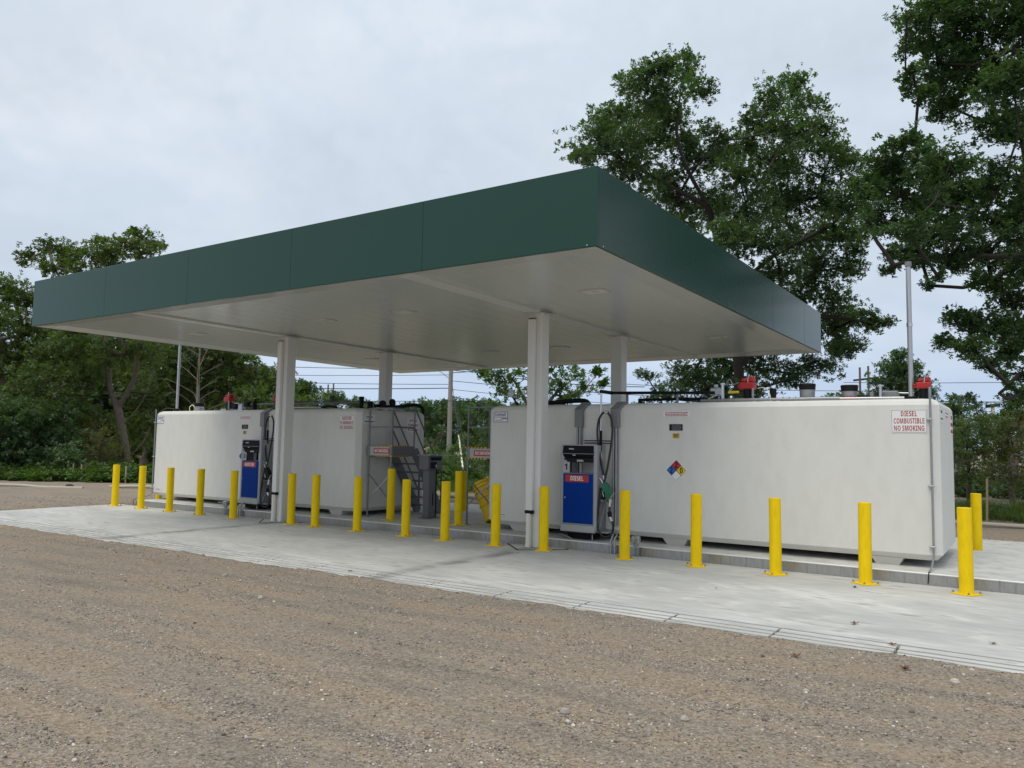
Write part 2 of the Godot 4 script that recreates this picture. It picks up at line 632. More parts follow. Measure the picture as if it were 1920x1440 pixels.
func stone_mesh(sd: int) -> ArrayMesh:
	var st := mb()
	stone_into(st, Vector3.ZERO, 1.0, sd)
	return st.commit()

func stone_into(st: SurfaceTool, at: Vector3, r: float, sd: int):
	var rows := 4
	var cols := 6
	var g := []
	for i in rows + 1:
		var row := []
		var th := PI * i / rows
		for k in cols:
			var ph := TAU * k / cols
			var d := Vector3(sin(th) * cos(ph), cos(th), sin(th) * sin(ph))
			var rr := r * (1.0 + 0.30 * noise.get_noise_3d(d.x * 1.4 + sd, d.y * 1.4, d.z * 1.4))
			row.append(at + Vector3(d.x, d.y * 0.75, d.z) * rr)
		g.append(row)
	for i in rows:
		for k in cols:
			var q := (k + 1) % cols
			var a: Vector3 = g[i][k]
			var b: Vector3 = g[i][q]
			var c: Vector3 = g[i + 1][q]
			var e: Vector3 = g[i + 1][k]
			var o := (a + b + c + e) * 0.25 - at
			if i > 0:
				tri(st, a, b, c, oriented(a, b, c, o))
			if i < rows - 1:
				tri(st, a, c, e, oriented(a, c, e, o))

func oriented(a: Vector3, b: Vector3, c: Vector3, o: Vector3) -> Vector3:
	var n := (b - a).cross(c - a).normalized()
	return n if n.dot(o) > 0.0 else -n

func scatter(called: String, mm: MultiMesh, places: Array, tints: Array, m: Material, parent: Node3D) -> MultiMeshInstance3D:
	mm.instance_count = places.size()
	for i in places.size():
		mm.set_instance_transform(i, places[i])
		mm.set_instance_color(i, tints[i])
	(mm.mesh as ArrayMesh).surface_set_material(0, m)
	var o := MultiMeshInstance3D.new()
	o.name = called
	o.multimesh = mm
	o.set_meta("kind", "stuff")
	if parent != self:
		o.position = -parent.position
	parent.add_child(o, true)
	return o

func pavement_material() -> StandardMaterial3D:
	# worn concrete over the whole drive strip: trowel marks, dust along the edge, scrubbed arcs at the right, stains at the joints
	var w := 1536
	var h := 300
	var im := Image.create(w, h, false, Image.FORMAT_RGB8)
	for j in h:
		var z := lerpf(-11.75, -6.9, (j + 0.5) / h)
		for i in w:
			var x := lerpf(-20.6, 6.0, (i + 0.5) / w)
			var blot := noise.get_noise_2d(x * 0.7, z * 1.3 + 11.0)
			var fine := noise.get_noise_2d(x * 2.2, z * 7.0 + 31.0)
			var mark := noise.get_noise_2d(x * 1.6 + 50.0, z * 9.0)
			var cloud := noise.get_noise_2d(x * 0.28 + 7.0, z * 0.5)
			var v := 0.90 + 0.18 * cloud + 0.13 * blot + 0.09 * fine
			# dark scuffs
			v -= 0.34 * smoothstep(0.22, 0.50, mark) * smoothstep(-0.25, 0.3, blot)
			# brush sweeps, slanting across the drive, stronger to the right
			var sweep := sin((x + 0.55 * (z + 9.0) * (z + 9.0) + 0.25 * blot) * 13.0 + 2.2 * fine)
			var zone := smoothstep(-6.5, -3.0, x) * (1.0 - smoothstep(-9.0, -8.1, z) * 0.6) * smoothstep(-11.6, -9.8, z)
			v += 0.12 * zone * smoothstep(0.1, 1.0, sweep) * clampf(0.35 + 2.2 * blot, 0.0, 1.2)
			# pale dust dragged along the grooves
			var dust := noise.get_noise_2d(x * 0.9, z * 14.0 + 90.0)
			v += 0.13 * smoothstep(-9.2, -8.0, z) * smoothstep(0.0, 0.35, dust)
			v -= 0.24 * smoothstep(-8.9, -8.0, z) * smoothstep(0.05, 0.4, -dust) * (1.0 - smoothstep(-5.0, -2.0, x))
			for jx in [-13.6, -7.2]:
				var dd := absf(x - jx - 0.12 * blot)
				v -= 0.40 * exp(-dd * dd * 45.0) * clampf(0.7 + 1.6 * blot, 0.2, 1.3)
			v = clampf(v, 0.42, 1.12)
			var warm := 0.012 * blot + 0.02 * smoothstep(-8.0, -7.0, z)
			im.set_pixel(i, j, Color(0.575 * v + warm, 0.575 * v + warm * 0.6, 0.545 * v).linear_to_srgb())
	var m := mat("pavement_worn", Color(1, 1, 1), 0.82)
	m.albedo_texture = ImageTexture.create_from_image(im)
	m.uv1_triplanar = true
	m.uv1_world_triplanar = true
	# the world x and z of the strip laid on the texture
	m.uv1_scale = Vector3(1.0 / 26.6, 1.0, 1.0 / 4.85)
	m.uv1_offset = Vector3(20.6 / 26.6, 0.0, 11.75 / 4.85)
	bump(m, 512, 0.3, 3, 0.06, 73)
	return m

func pavement():
	var pm := pavement_material()
	var root := Node3D.new()
	root.name = "pavement"
	root.set_meta("kind", "structure")
	add_child(root, true)
	var st := mb()
	bx(st, -20.35, 6.0, -0.16, -0.05, -18.7, -7.0)
	obj("pavement_bed", st, M.joint, root)
	var cuts := [-20.4, -13.6, -7.2, 6.0]
	for i in 3:
		st = mb()
		bx(st, cuts[i] + 0.005, cuts[i + 1] - 0.005, -0.048, 0.0, -11.748, -8.028, 0.004)
		obj("slab", st, pm, root)
		st = mb()
		bx(st, cuts[i] + 0.005, cuts[i + 1] - 0.005, -0.048, 0.0, -18.7, -15.052, 0.004)
		obj("slab", st, M.concrete, root)
	# grooved strip: ribs of concrete between the grooves, cut every metre or so
	var ribs := [[-7.972, -7.858], [-7.802, -7.718], [-7.662, -7.588]]
	for r in ribs:
		var x := -20.35
		while x < 5.9:
			var x1 := minf(x + 1.05, 6.0)
			if x < -9.5:
				# worn flat towards the left end, without cross cuts
				x1 = -9.46
			st = mb()
			bx(st, x + 0.012, x1 - 0.012, -0.048, -0.001, r[0], r[1], 0.004)
			obj("rib", st, pm, root)
			x = x1
	st = mb()
	bx(st, -20.4, 6.0, -0.048, 0.0, -7.532, -6.95, 0.004)
	obj("edge_strip", st, pm, root)
	# isolation pads round the front columns
	for cx in [-7.2, -13.795]:
		for k in 2:
			var e := 0.63 if k == 0 else 0.585
			var y := 0.003 if k == 0 else 0.007
			st = mb()
			var f := Vector3(cx, y, -11.66 + e)
			var l := Vector3(cx - e, y, -11.66)
			var r := Vector3(cx + e, y, -11.66)
			var b1 := Vector3(cx - e + 0.09, y, -11.752)
			var b2 := Vector3(cx + e - 0.09, y, -11.752)
			tri(st, f, l, r, Vector3.UP)
			quad(st, l, r, b2, b1, Vector3.UP)
			obj("column_pad_joint" if k == 0 else "column_pad", st, M.joint if k == 0 else pm, root)
	# tank island with a steel face and nosing
	var isl := Node3D.new()
	isl.name = "tank_island"
	isl.set_meta("kind", "structure")
	add_child(isl, true)
	st = mb()
	bx(st, -19.6, 6.0, -0.16, ISLAND, -15.05, -11.775, 0.006)
	obj("island_slab", st, M.concrete, isl)
	var x0 := -19.6
	while x0 < 5.9:
		var xe := minf(x0 + 3.2, 6.0)
		st = mb()
		bx(st, x0 + 0.002, xe - 0.002, -0.02, ISLAND - 0.012, -11.772, -11.757)
		obj("kerb_plate", st, M.kerb_steel, isl)
		st = mb()
		bx(st, x0 + 0.001, xe - 0.001, ISLAND - 0.014, ISLAND + 0.004, -11.80, -11.748, 0.005)
		obj("kerb_nosing", st, M.kerb_nosing, isl)
		x0 = xe
	st = mb()
	bx(st, -19.612, -19.603, -0.02, ISLAND + 0.002, -15.05, -11.755)
	obj("kerb_plate", st, M.kerb_steel, isl)

# ------------------------------------------------------------------ canopy
func canopy():
	var c := thing("fuel_canopy", "long flat canopy with dark green fascia and white ceiling on four white columns", "canopy", Vector3(-10.75, 0, -13.64))
	var st: SurfaceTool
	# fascia panels, each its own sheet with a fold at top and bottom
	var fx := [CX0, -14.61, -12.0, -9.38, -6.757, CX1]
	for i in 5:
		for zz in [[CZ0, 1.0], [CZ1, -1.0]]:
			st = mb()
			var z: float = zz[0]
			bx(st, fx[i] + 0.0015, fx[i + 1] - 0.0015, CYB, CYT, z - 0.035 * float(zz[1]), z, 0.003)
			obj("fascia_panel", st, M.fascia_green, c)
			if i > 0 and zz[1] > 0.0:
				st = mb()
				bx(st, fx[i] - 0.012, fx[i] + 0.012, CYB + 0.004, CYT - 0.004, z - 0.03, z - 0.010)
				obj("fascia_joint", st, M.fascia_joint, c)
	var fz := [CZ0 - 0.037, -9.95, -12.54, -15.24, -17.75, CZ1 + 0.037]
	for i in 5:
		for xx in [[CX1, 1.0], [CX0, -1.0]]:
			st = mb()
			var x: float = xx[0]
			bx(st, x - 0.035 * float(xx[1]), x, CYB, CYT, fz[i] - 0.0015, fz[i + 1] + 0.0015, 0.006)
			obj("fascia_panel", st, M.fascia_green, c)
			if i > 0 and xx[1] > 0.0:
				st = mb()
				bx(st, x - 0.03, x - 0.010, CYB + 0.004, CYT - 0.004, fz[i] - 0.012, fz[i] + 0.012)
				obj("fascia_joint", st, M.fascia_joint, c)
	# screws at the near corner
	for q in [Vector3(CX1 - 0.13, CYB + 0.02, CZ0 + 0.003), Vector3(CX1 + 0.003, CYB + 0.02, CZ0 - 0.14)]:
		st = mb()
		box(st, q - Vector3.ONE * 0.008, q + Vector3.ONE * 0.008, 0.003)
		obj("screw", st, M.chrome, c)
	# roof sheet inside the parapet
	st = mb()
	bx(st, CX0 + 0.04, CX1 - 0.04, CYT - 0.30, CYT - 0.25, CZ1 + 0.04, CZ0 - 0.04)
	obj("roof_sheet", st, M.roof, c)
	# sloping border under the edge, then the ceiling pans, seams running front to back
	var bw := 0.46
	var o := [Vector3(CX0 + 0.036, CYB + 0.001, CZ0 - 0.036), Vector3(CX1 - 0.036, CYB + 0.001, CZ0 - 0.036), Vector3(CX1 - 0.036, CYB + 0.001, CZ1 + 0.036), Vector3(CX0 + 0.036, CYB + 0.001, CZ1 + 0.036)]
	var inn := [Vector3(CX0 + bw, DECK_Y - 0.006, CZ0 - bw), Vector3(CX1 - bw, DECK_Y - 0.006, CZ0 - bw), Vector3(CX1 - bw, DECK_Y - 0.006, CZ1 + bw), Vector3(CX0 + bw, DECK_Y - 0.006, CZ1 + bw)]
	for i in 4:
		var k := (i + 1) % 4
		st = mb()
		quad(st, o[i], o[k], inn[k], inn[i], Vector3.DOWN)
		quad(st, o[i] + Vector3.UP * 0.02, o[k] + Vector3.UP * 0.02, inn[k] + Vector3.UP * 0.02, inn[i] + Vector3.UP * 0.02, Vector3.UP)
		quad(st, inn[i], inn[k], inn[k] + Vector3.UP * 0.06, inn[i] + Vector3.UP * 0.06, Vector3(-10.75, 4, -13.6) - inn[i])
		obj("soffit_border", st, M.ceiling_white, c)
	var x := CX0 + bw
	while x < CX1 - bw - 0.01:
		var xe := minf(x + 0.4135, CX1 - bw)
		st = mb()
		bx(st, x + 0.002, xe - 0.002, DECK_Y, DECK_Y + 0.03, CZ1 + bw - 0.03, CZ0 - bw + 0.03, 0.003)
		obj("ceiling_panel", st, M.ceiling_white, c)
		x = xe
	st = mb()
	bx(st, CX0 + 0.05, CX1 - 0.05, DECK_Y + 0.05, DECK_Y + 0.08, CZ1 + 0.05, CZ0 - 0.05)
	obj("ceiling_backing", st, M.ceiling_gap, c)
	for bxx in [-13.92, -7.329]:
		st = mb()
		bx(st, bxx, bxx + 0.253, CYB + 0.012, DECK_Y + 0.02, CZ1 + 0.08, CZ0 - 0.10, 0.006)
		obj("beam", st, M.beam_white, c)
	# recessed square lights
	for lz in [-10.46, -16.05]:
		for lx in [-15.43, -11.38, -9.34, -5.48]:
			st = mb()
			bx(st, lx - 0.20, lx + 0.20, DECK_Y - 0.010, DECK_Y + 0.01, lz - 0.17, lz + 0.17, 0.006)
			var li := obj("ceiling_light", st, M.lamp_frame, c)
			for s in [-1.0, 1.0]:
				st = mb()
				bx(st, lx + s * 0.095 - 0.075, lx + s * 0.095 + 0.075, DECK_Y - 0.016, DECK_Y - 0.004, lz - 0.13, lz + 0.13, 0.004)
				obj("lens", st, M.lamp_lens, li)
	# columns; the two front ones carry a rain pipe with a black strap and a plastic foot
	for p in [[-7.329, -11.524, true], [-13.923, -11.524, true], [-7.329, -14.708, false], [-13.923, -14.708, false]]:
		st = mb()
		bx(st, p[0], p[0] + 0.253, -0.02, CYB + 0.014, p[1] - 0.253, p[1], 0.012)
		var col := obj("column", st, M.column_white, c)
		st = mb()
		bx(st, p[0] - 0.05, p[0] + 0.303, DECK_Y - 0.055, DECK_Y - 0.036, p[1] - 0.303, p[1] + 0.05, 0.004)
		obj("column_collar", st, M.ceiling_white, col)
		if p[2]:
			var px: float = p[0] + 0.006
			var pz: float = p[1]
			st = mb()
			bx(st, px, px + 0.135, 0.62, CYB - 0.10, pz + 0.002, pz + 0.075, 0.010)
			obj("rain_pipe", st, M.column_white, col)
			st = mb()
			bx(st, px + 0.012, px + 0.123, CYB - 0.10, CYB - 0.085, pz + 0.010, pz + 0.07)
			obj("pipe_mouth", st, M.black, col)
			st = mb()
			bx(st, px - 0.004, px + 0.142, 0.575, 0.635, pz + 0.002, pz + 0.082, 0.004)
			obj("pipe_strap", st, M.black, col)
			st = mb()
			tube(st, [Vector3(px + 0.066, 0.58, pz + 0.052), Vector3(px + 0.066, 0.08, pz + 0.052), Vector3(px + 0.060, 0.008, pz + 0.058)], 0.05, 0.055, 12)
			obj("pipe_foot", st, M.pipe_plastic, col)

# ------------------------------------------------------------------ tanks
func loft(st: SurfaceTool, rings: Array):
	# rings of matching outlines from bottom to top, flat shaded and closed
	var mid := Vector3.ZERO
	for p in rings[0]:
		mid += p
	mid /= rings[0].size()
	var n: int = rings[0].size()
	for i in rings.size() - 1:
		for k in n:
			var q := (k + 1) % n
			var out: Vector3 = rings[i][k] + rings[i][q] - mid * 2.0
			out.y = rings[i + 1][0].y - rings[i][0].y
			out.y = 0.0
			quad(st, rings[i][k], rings[i][q], rings[i + 1][q], rings[i + 1][k], out)
	for e in [0, rings.size() - 1]:
		var up := Vector3.DOWN if e == 0 else Vector3.UP
		for k in range(1, n - 1):
			tri(st, rings[e][0], rings[e][k], rings[e][k + 1], up)

func oct(x0: float, x1: float, z0: float, z1: float, inset: float, c: float, y: float) -> Array:
	x0 += inset; x1 -= inset; z0 += inset; z1 -= inset
	return [Vector3(x0 + c, y, z1), Vector3(x1 - c, y, z1), Vector3(x1, y, z1 - c), Vector3(x1, y, z0 + c), Vector3(x1 - c, y, z0), Vector3(x0 + c, y, z0), Vector3(x0, y, z0 + c), Vector3(x0, y, z1 - c)]

func tank_body(t: Node3D, x0: float, x1: float):
	var st := mb()
	var zb := -14.52
	loft(st, [oct(x0, x1, zb, TANK_Z, 0.075, 0.09, 0.255), oct(x0, x1, zb, TANK_Z, 0.0, 0.10, 0.335), oct(x0, x1, zb, TANK_Z, 0.0, 0.10, 2.405), oct(x0, x1, zb, TANK_Z, 0.03, 0.11, 2.46), oct(x0, x1, zb, TANK_Z, 0.10, 0.10, 2.495)])
	obj("body", st, M.tank_paint, t)
	for fx in [x0 + 0.72, (x0 + x1) * 0.5 - 0.05, x1 - 0.70]:
		for fz in [TANK_Z - 0.06, -13.95]:
			st = mb()
			var z0: float = fz
			loft(st, [[Vector3(fx - 0.15, 0.15, z0 - 0.46), Vector3(fx + 0.15, 0.15, z0 - 0.46), Vector3(fx + 0.15, 0.15, z0 - 0.04), Vector3(fx - 0.15, 0.15, z0 - 0.04)],
				[Vector3(fx - 0.21, 0.256, z0 - 0.5), Vector3(fx + 0.21, 0.256, z0 - 0.5), Vector3(fx + 0.21, 0.256, z0), Vector3(fx - 0.21, 0.256, z0)]])
			obj("foot", st, M.concrete_foot, t)

# a thin plate on the front wall (x0..x1, y0..y1)
func plate(t: Node3D, called: String, x0: float, x1: float, y0: float, y1: float, m: Material, label := "", z := TANK_Z) -> MeshInstance3D:
	var st := mb()
	bx(st, x0, x1, y0, y1, z + 0.001, z + 0.006)
	var o := obj(called, st, m, t)
	if label != "":
		o.set_meta("label", label)
	return o

func rim(t: Node3D, x0: float, x1: float, y0: float, y1: float, w: float, z: float, m: Material):
	var st := mb()
	bx(st, x0, x1, y0, y0 + w, z, z + 0.0015)
	bx(st, x0, x1, y1 - w, y1, z, z + 0.0015)
	bx(st, x0, x0 + w, y0 + w, y1 - w, z, z + 0.0015)
	bx(st, x1 - w, x1, y0 + w, y1 - w, z, z + 0.0015)
	obj("border", st, m, t)

func print_lines(t: Node3D, x0: float, x1: float, y0: float, y1: float, rows: int, z: float, m: Material, sd: int):
	# small print too fine to read: rows of short dashes, one mesh
	var r := RandomNumberGenerator.new()
	r.seed = sd
	var st := mb()
	for i in rows:
		var y := lerpf(y1, y0, (i + 0.5) / rows)
		var hh := (y1 - y0) / rows * 0.27
		var x := x0 + r.randf() * 0.01
		while x < x1 - 0.012:
			var e := minf(x + r.randf_range(0.010, 0.045), x1)
			bx(st, x, e, y - hh, y + hh, z, z + 0.0012)
			x = e + 0.007
	obj("small_print", st, m, t).set_meta("kind", "stuff")

func maker_plate(t: Node3D, x0: float, y0: float):
	var z := TANK_Z + 0.006
	var p := plate(t, "maker_plate", x0, x0 + 0.32, y0, y0 + 0.20, M.white_sign, "white maker's plate with dark blue border and lettering")
	rim(p, x0, x0 + 0.32, y0, y0 + 0.20, 0.010, z, M.blue_ink)
	text(p, "ConVault", Vector3(x0 + 0.152, y0 + 0.147, z + 0.001), 0.050, M.blue_ink, Basis(), 0.25)
	print_lines(p, x0 + 0.02, x0 + 0.29, y0 + 0.088, y0 + 0.108, 1, z, M.blue_ink, 5)
	print_lines(p, x0 + 0.03, x0 + 0.22, y0 + 0.03, y0 + 0.05, 1, z, M.blue_ink, 6)
	var st := mb()
	bx(st, x0 + 0.18, x0 + 0.31, y0 + 0.062, y0 + 0.078, z, z + 0.0012)
	obj("bar_print", st, M.blue_ink, p)

func notice_plates(t: Node3D, x: float):
	# the three small plates in a column: red-lettered strip, black data plate, yellow plate
	var z := TANK_Z + 0.006
	var p := plate(t, "warning_strip", x - 0.225, x + 0.23, 2.255, 2.345, M.white_sign, "narrow white strip with three rows of red small print")
	print_lines(p, x - 0.20, x + 0.21, 2.262, 2.338, 3, z, M.red_ink, 11)
	p = plate(t, "data_plate", x - 0.12, x + 0.11, 2.03, 2.135, M.black, "black data plate with fine silver print")
	print_lines(p, x - 0.08, x + 0.09, 2.04, 2.125, 5, z, M.steel_grey_paint, 12)
	p = plate(t, "yellow_plate", x - 0.06, x + 0.055, 1.905, 1.985, M.brass_yellow, "small yellow plate")
	print_lines(p, x - 0.045, x + 0.04, 1.915, 1.975, 3, z, M.black, 13)

func diamond(t: Node3D, cx: float, cy: float, r: float):
	var z := TANK_Z + 0.001
	var st := mb()
	diamond_into(st, Vector3(cx, cy, z), r * 1.12, 0.005)
	var d := obj("hazard_diamond", st, M.white_sign, t)
	d.set_meta("label", "diamond placard of blue, red, yellow and white quarters")
	var q := r * 0.5
	for e in [[Vector3(0, q, 0), M.hazard_red, "2"], [Vector3(-q, 0, 0), M.hazard_blue, "2"], [Vector3(q, 0, 0), M.hazard_yellow, "0"], [Vector3(0, -q, 0), M.white_sign, ""]]:
		st = mb()
		diamond_into(st, Vector3(cx, cy, z + 0.005) + e[0], q * 1.0, 0.0015)
		obj("quarter_edge", st, M.black, d)
		st = mb()
		diamond_into(st, Vector3(cx, cy, z + 0.0065) + e[0], q * 0.92, 0.0015)
		obj("quarter", st, e[1], d)
		if e[2] != "":
			text(d, e[2], Vector3(cx, cy, z + 0.009) + e[0], q * 1.08, M.black, Basis(), q * 0.62, true)

func diamond_into(st: SurfaceTool, at: Vector3, r: float, th: float):
	var p := [at + Vector3(0, r, 0), at + Vector3(r, 0, 0), at + Vector3(0, -r, 0), at + Vector3(-r, 0, 0)]
	var f := Vector3(0, 0, th)
	quad(st, p[0] + f, p[1] + f, p[2] + f, p[3] + f, Vector3.BACK)
	for k in 4:
		var q := (k + 1) % 4
		quad(st, p[k], p[q], p[q] + f, p[k] + f, (p[k] + p[q]) * 0.5 - at)

func sign_board(t: Node3D, lines: Array, x0: float, x1: float, y0: float, y1: float, label: String):
	var z := TANK_Z + 0.006
	var p := plate(t, "warning_sign", x0, x1, y0, y1, M.white_sign, label)
	rim(p, x0 + 0.008, x1 - 0.008, y0 + 0.008, y1 - 0.008, 0.005, z, M.steel_grey_paint)
	var hh := (y1 - y0) / lines.size()
	for i in lines.size():
		var s: String = lines[i]
		text(p, s, Vector3((x0 + x1) * 0.5, y1 - hh * (i + 0.5) - (0.008 if i == 0 else (-0.008 if i == 2 else 0.0)), z), hh * (0.66 if lines[1].length() > 9 else 0.70), M.red_ink, Basis(), (x1 - x0) * (0.86 if s.length() > 8 else 0.46 if s.length() < 7 else 0.64), true)

# plate on an end wall that faces +x
func end_plate(t: Node3D, called: String, x: float, z0: float, z1: float, y0: float, y1: float, lines: Array, ink: Material, cap: float, label: String):
	var st := mb()
	bx(st, x + 0.001, x + 0.006, y0, y1, z0, z1)
	var p := obj(called, st, M.white_sign, t)
	p.set_meta("label", label)
	var turn := Basis(Vector3.UP, PI / 2)
	var hh := (y1 - y0) / lines.size()
	for i in lines.size():
		if lines[i] == "":
			var r := RandomNumberGenerator.new()
			r.seed = 70 + i
			var sm := mb()
			var zz := z0 + 0.02
			while zz < z1 - 0.03:
				var ze := minf(zz + r.randf_range(0.015, 0.05), z1 - 0.02)
				bx(sm, x + 0.006, x + 0.0072, y1 - hh * (i + 0.5) - cap * 0.3, y1 - hh * (i + 0.5) + cap * 0.3, zz, ze)
				zz = ze + 0.008
			obj("small_print", sm, ink, p).set_meta("kind", "stuff")
			continue
		text(p, lines[i], Vector3(x + 0.0065, y1 - hh * (i + 0.5), (z0 + z1) * 0.5), cap, ink, turn, (z1 - z0) * (0.84 if (lines[i] as String).length() > 8 else 0.62))

func emergency_vent(t: Node3D, x: float, z: float, h: float, m_low: Material):
	var st := mb()
	lathe(st, Vector3(x, 2.49, z), [[0.0, 0.0], [0.13, 0.0], [0.13, 0.09], [0.115, 0.10], [0.115, 0.11]], 20)
	var v := obj("emergency_vent", st, m_low, t)
	st = mb()
	lathe(st, Vector3(x, 2.49, z), [[0.115, 0.11], [0.12, h - 0.11], [0.125, h - 0.10]], 20)
	obj("vent_band", st, M.galvanised, v)
	st = mb()
	lathe(st, Vector3(x, 2.49, z), [[0.125, h - 0.10], [0.13, h - 0.03], [0.135, h - 0.02], [0.125, h], [0.0, h + 0.01]], 20)
	obj("vent_cap", st, M.black, v)

func red_valve(t: Node3D, x: float, z: float, s := 1.0):
	var st := mb()
	lathe(st, Vector3(x, 2.49, z), [[0.0, 0.0], [0.075 * s, 0.0], [0.075 * s, 0.26 * s], [0.0, 0.26 * s]], 14)
	var p := obj("riser", st, M.black, t)
	st = mb()
	var y := 2.49 + 0.26 * s
	bx(st, x - 0.12 * s, x + 0.13 * s, y, y + 0.12 * s, z - 0.1 * s, z + 0.1 * s, 0.02 * s)
	bx(st, x - 0.09 * s, x - 0.01 * s, y + 0.12 * s, y + 0.19 * s, z - 0.08 * s, z + 0.08 * s, 0.02 * s)
	bx(st, x + 0.03 * s, x + 0.12 * s, y + 0.12 * s, y + 0.22 * s, z - 0.08 * s, z + 0.08 * s, 0.02 * s)
	bx(st, x - 0.16 * s, x - 0.12 * s, y + 0.02 * s, y + 0.09 * s, z - 0.05 * s, z + 0.05 * s, 0.008 * s)
	var v := obj("red_valve", st, M.red_valve, t)
	v.set_meta("label", "red cast valve head on a black riser")
	st = mb()
	tube(st, [Vector3(x + 0.02 * s, y + 0.12 * s, z + 0.05), Vector3(x + 0.04 * s, y + 0.26 * s, z + 0.05)], 0.014, 0.010, 8)
	obj("valve_pin", st, M.chrome, v)
	st = mb()
	tube(st, [Vector3(x + 0.11 * s, 2.50, z + 0.08), Vector3(x + 0.11 * s, y + 0.02, z + 0.08)], 0.022, 0.022, 8)
	obj("side_pipe", st, M.galvanised, v)
	p.set_meta("label", "black pipe stub under a red valve")

func vent_pipe(t: Node3D, x: float, z: float, top: float):
	var st := mb()
	lathe(st, Vector3(x, 2.49, z), [[0.0, 0.0], [0.10, 0.0], [0.09, 0.09], [0.055, 0.10]], 14)
	var b := obj("vent_base", st, M.black, t)
	st = mb()
	tube(st, [Vector3(x, 2.55, z), Vector3(x, top, z)], 0.036, 0.036, 14)
	var p := obj("vent_pipe", st, M.aluminium, t)
	st = mb()
	lathe(st, Vector3(x, top - 0.02, z), [[0.038, 0.0], [0.048, 0.01], [0.048, 0.08], [0.0, 0.09]], 14)
	obj("vent_cap", st, M.steel_grey_paint, p)
	st = mb()
	lathe(st, Vector3(x, lerpf(2.5, top, 0.55), z), [[0.037, 0.0], [0.042, 0.0], [0.042, 0.06], [0.037, 0.06]], 14)
	obj("coupling", st, M.chrome, p)

func run(t: Node3D, called: String, pts: Array, r: float, m: Material) -> MeshInstance3D:
	var st := mb()
	tube(st, pts, r, r, 8)
	return obj(called, st, m, t)

func conduit_cover(t: Node3D, x0: float, x1: float, y0: float):
	# two pipes in a channel up the wall, then a bent cover over the tank's shoulder
	var w := x1 - x0
	var st := mb()
	bx(st, x0, x1, y0, 2.10, TANK_Z + 0.001, TANK_Z + 0.045, 0.004)
	var o := obj("conduit_channel", st, M.galvanised, t)
	for k in 2:
		st = mb()
		tube(st, [Vector3(x0 + w * (0.28 + 0.44 * k), y0 - 0.02, TANK_Z + 0.062), Vector3(x0 + w * (0.28 + 0.44 * k), 2.1, TANK_Z + 0.062)], 0.02, 0.02, 8)
		obj("conduit", st, M.galvanised, o)
	st = mb()
	bx(st, x0 - 0.012, x1 + 0.02, 2.08, 2.40, TANK_Z + 0.002, TANK_Z + 0.10, 0.006)
	quad(st, Vector3(x0 - 0.012, 2.40, TANK_Z + 0.1), Vector3(x1 + 0.02, 2.40, TANK_Z + 0.1), Vector3(x1 + 0.10, 2.53, TANK_Z - 0.06), Vector3(x0 + 0.05, 2.53, TANK_Z - 0.06), Vector3(0, 1, 1))
	quad(st, Vector3(x1 + 0.02, 2.40, TANK_Z + 0.1), Vector3(x1 + 0.10, 2.53, TANK_Z - 0.06), Vector3(x1 + 0.10, 2.46, TANK_Z - 0.07), Vector3(x1 + 0.02, 2.36, TANK_Z + 0.003), Vector3.RIGHT)
	quad(st, Vector3(x0 - 0.012, 2.40, TANK_Z + 0.1), Vector3(x0 + 0.05, 2.53, TANK_Z - 0.06), Vector3(x0 + 0.05, 2.46, TANK_Z - 0.07), Vector3(x0 - 0.012, 2.36, TANK_Z + 0.003), Vector3.LEFT)
	obj("conduit_elbow", st, M.steel_grey_paint, o)

func edge_conduit(t: Node3D, x: float, top: float):
	# thin cable pipe down the corner to the kerb
	var st := mb()
	tube(st, curve_pts([Vector3(x, top, TANK_Z + 0.025), Vector3(x, 1.4, TANK_Z + 0.025), Vector3(x, 0.42, TANK_Z + 0.025), Vector3(x - 0.005, 0.30, TANK_Z + 0.03), Vector3(x - 0.01, 0.20, -12.0), Vector3(x - 0.02, 0.165, -11.80)], 4), 0.015, 0.013, 8)
	var o := obj("ground_conduit", st, M.galvanised, t)
	for y in [2.2, 1.28, 0.45]:
		st = mb()
		bx(st, x - 0.05, x + 0.03, y - 0.012, y + 0.012, TANK_Z + 0.001, TANK_Z + 0.046, 0.004)
		obj("clip", st, M.aluminium, o)
	st = mb()
	tube(st, [Vector3(x - 0.02, 0.162, -11.80), Vector3(x - 0.02, 0.150, -11.735), Vector3(x - 0.03, 0.02, -11.735)], 0.007, 0.006, 6)
	obj("ground_wire", st, M.black, o)

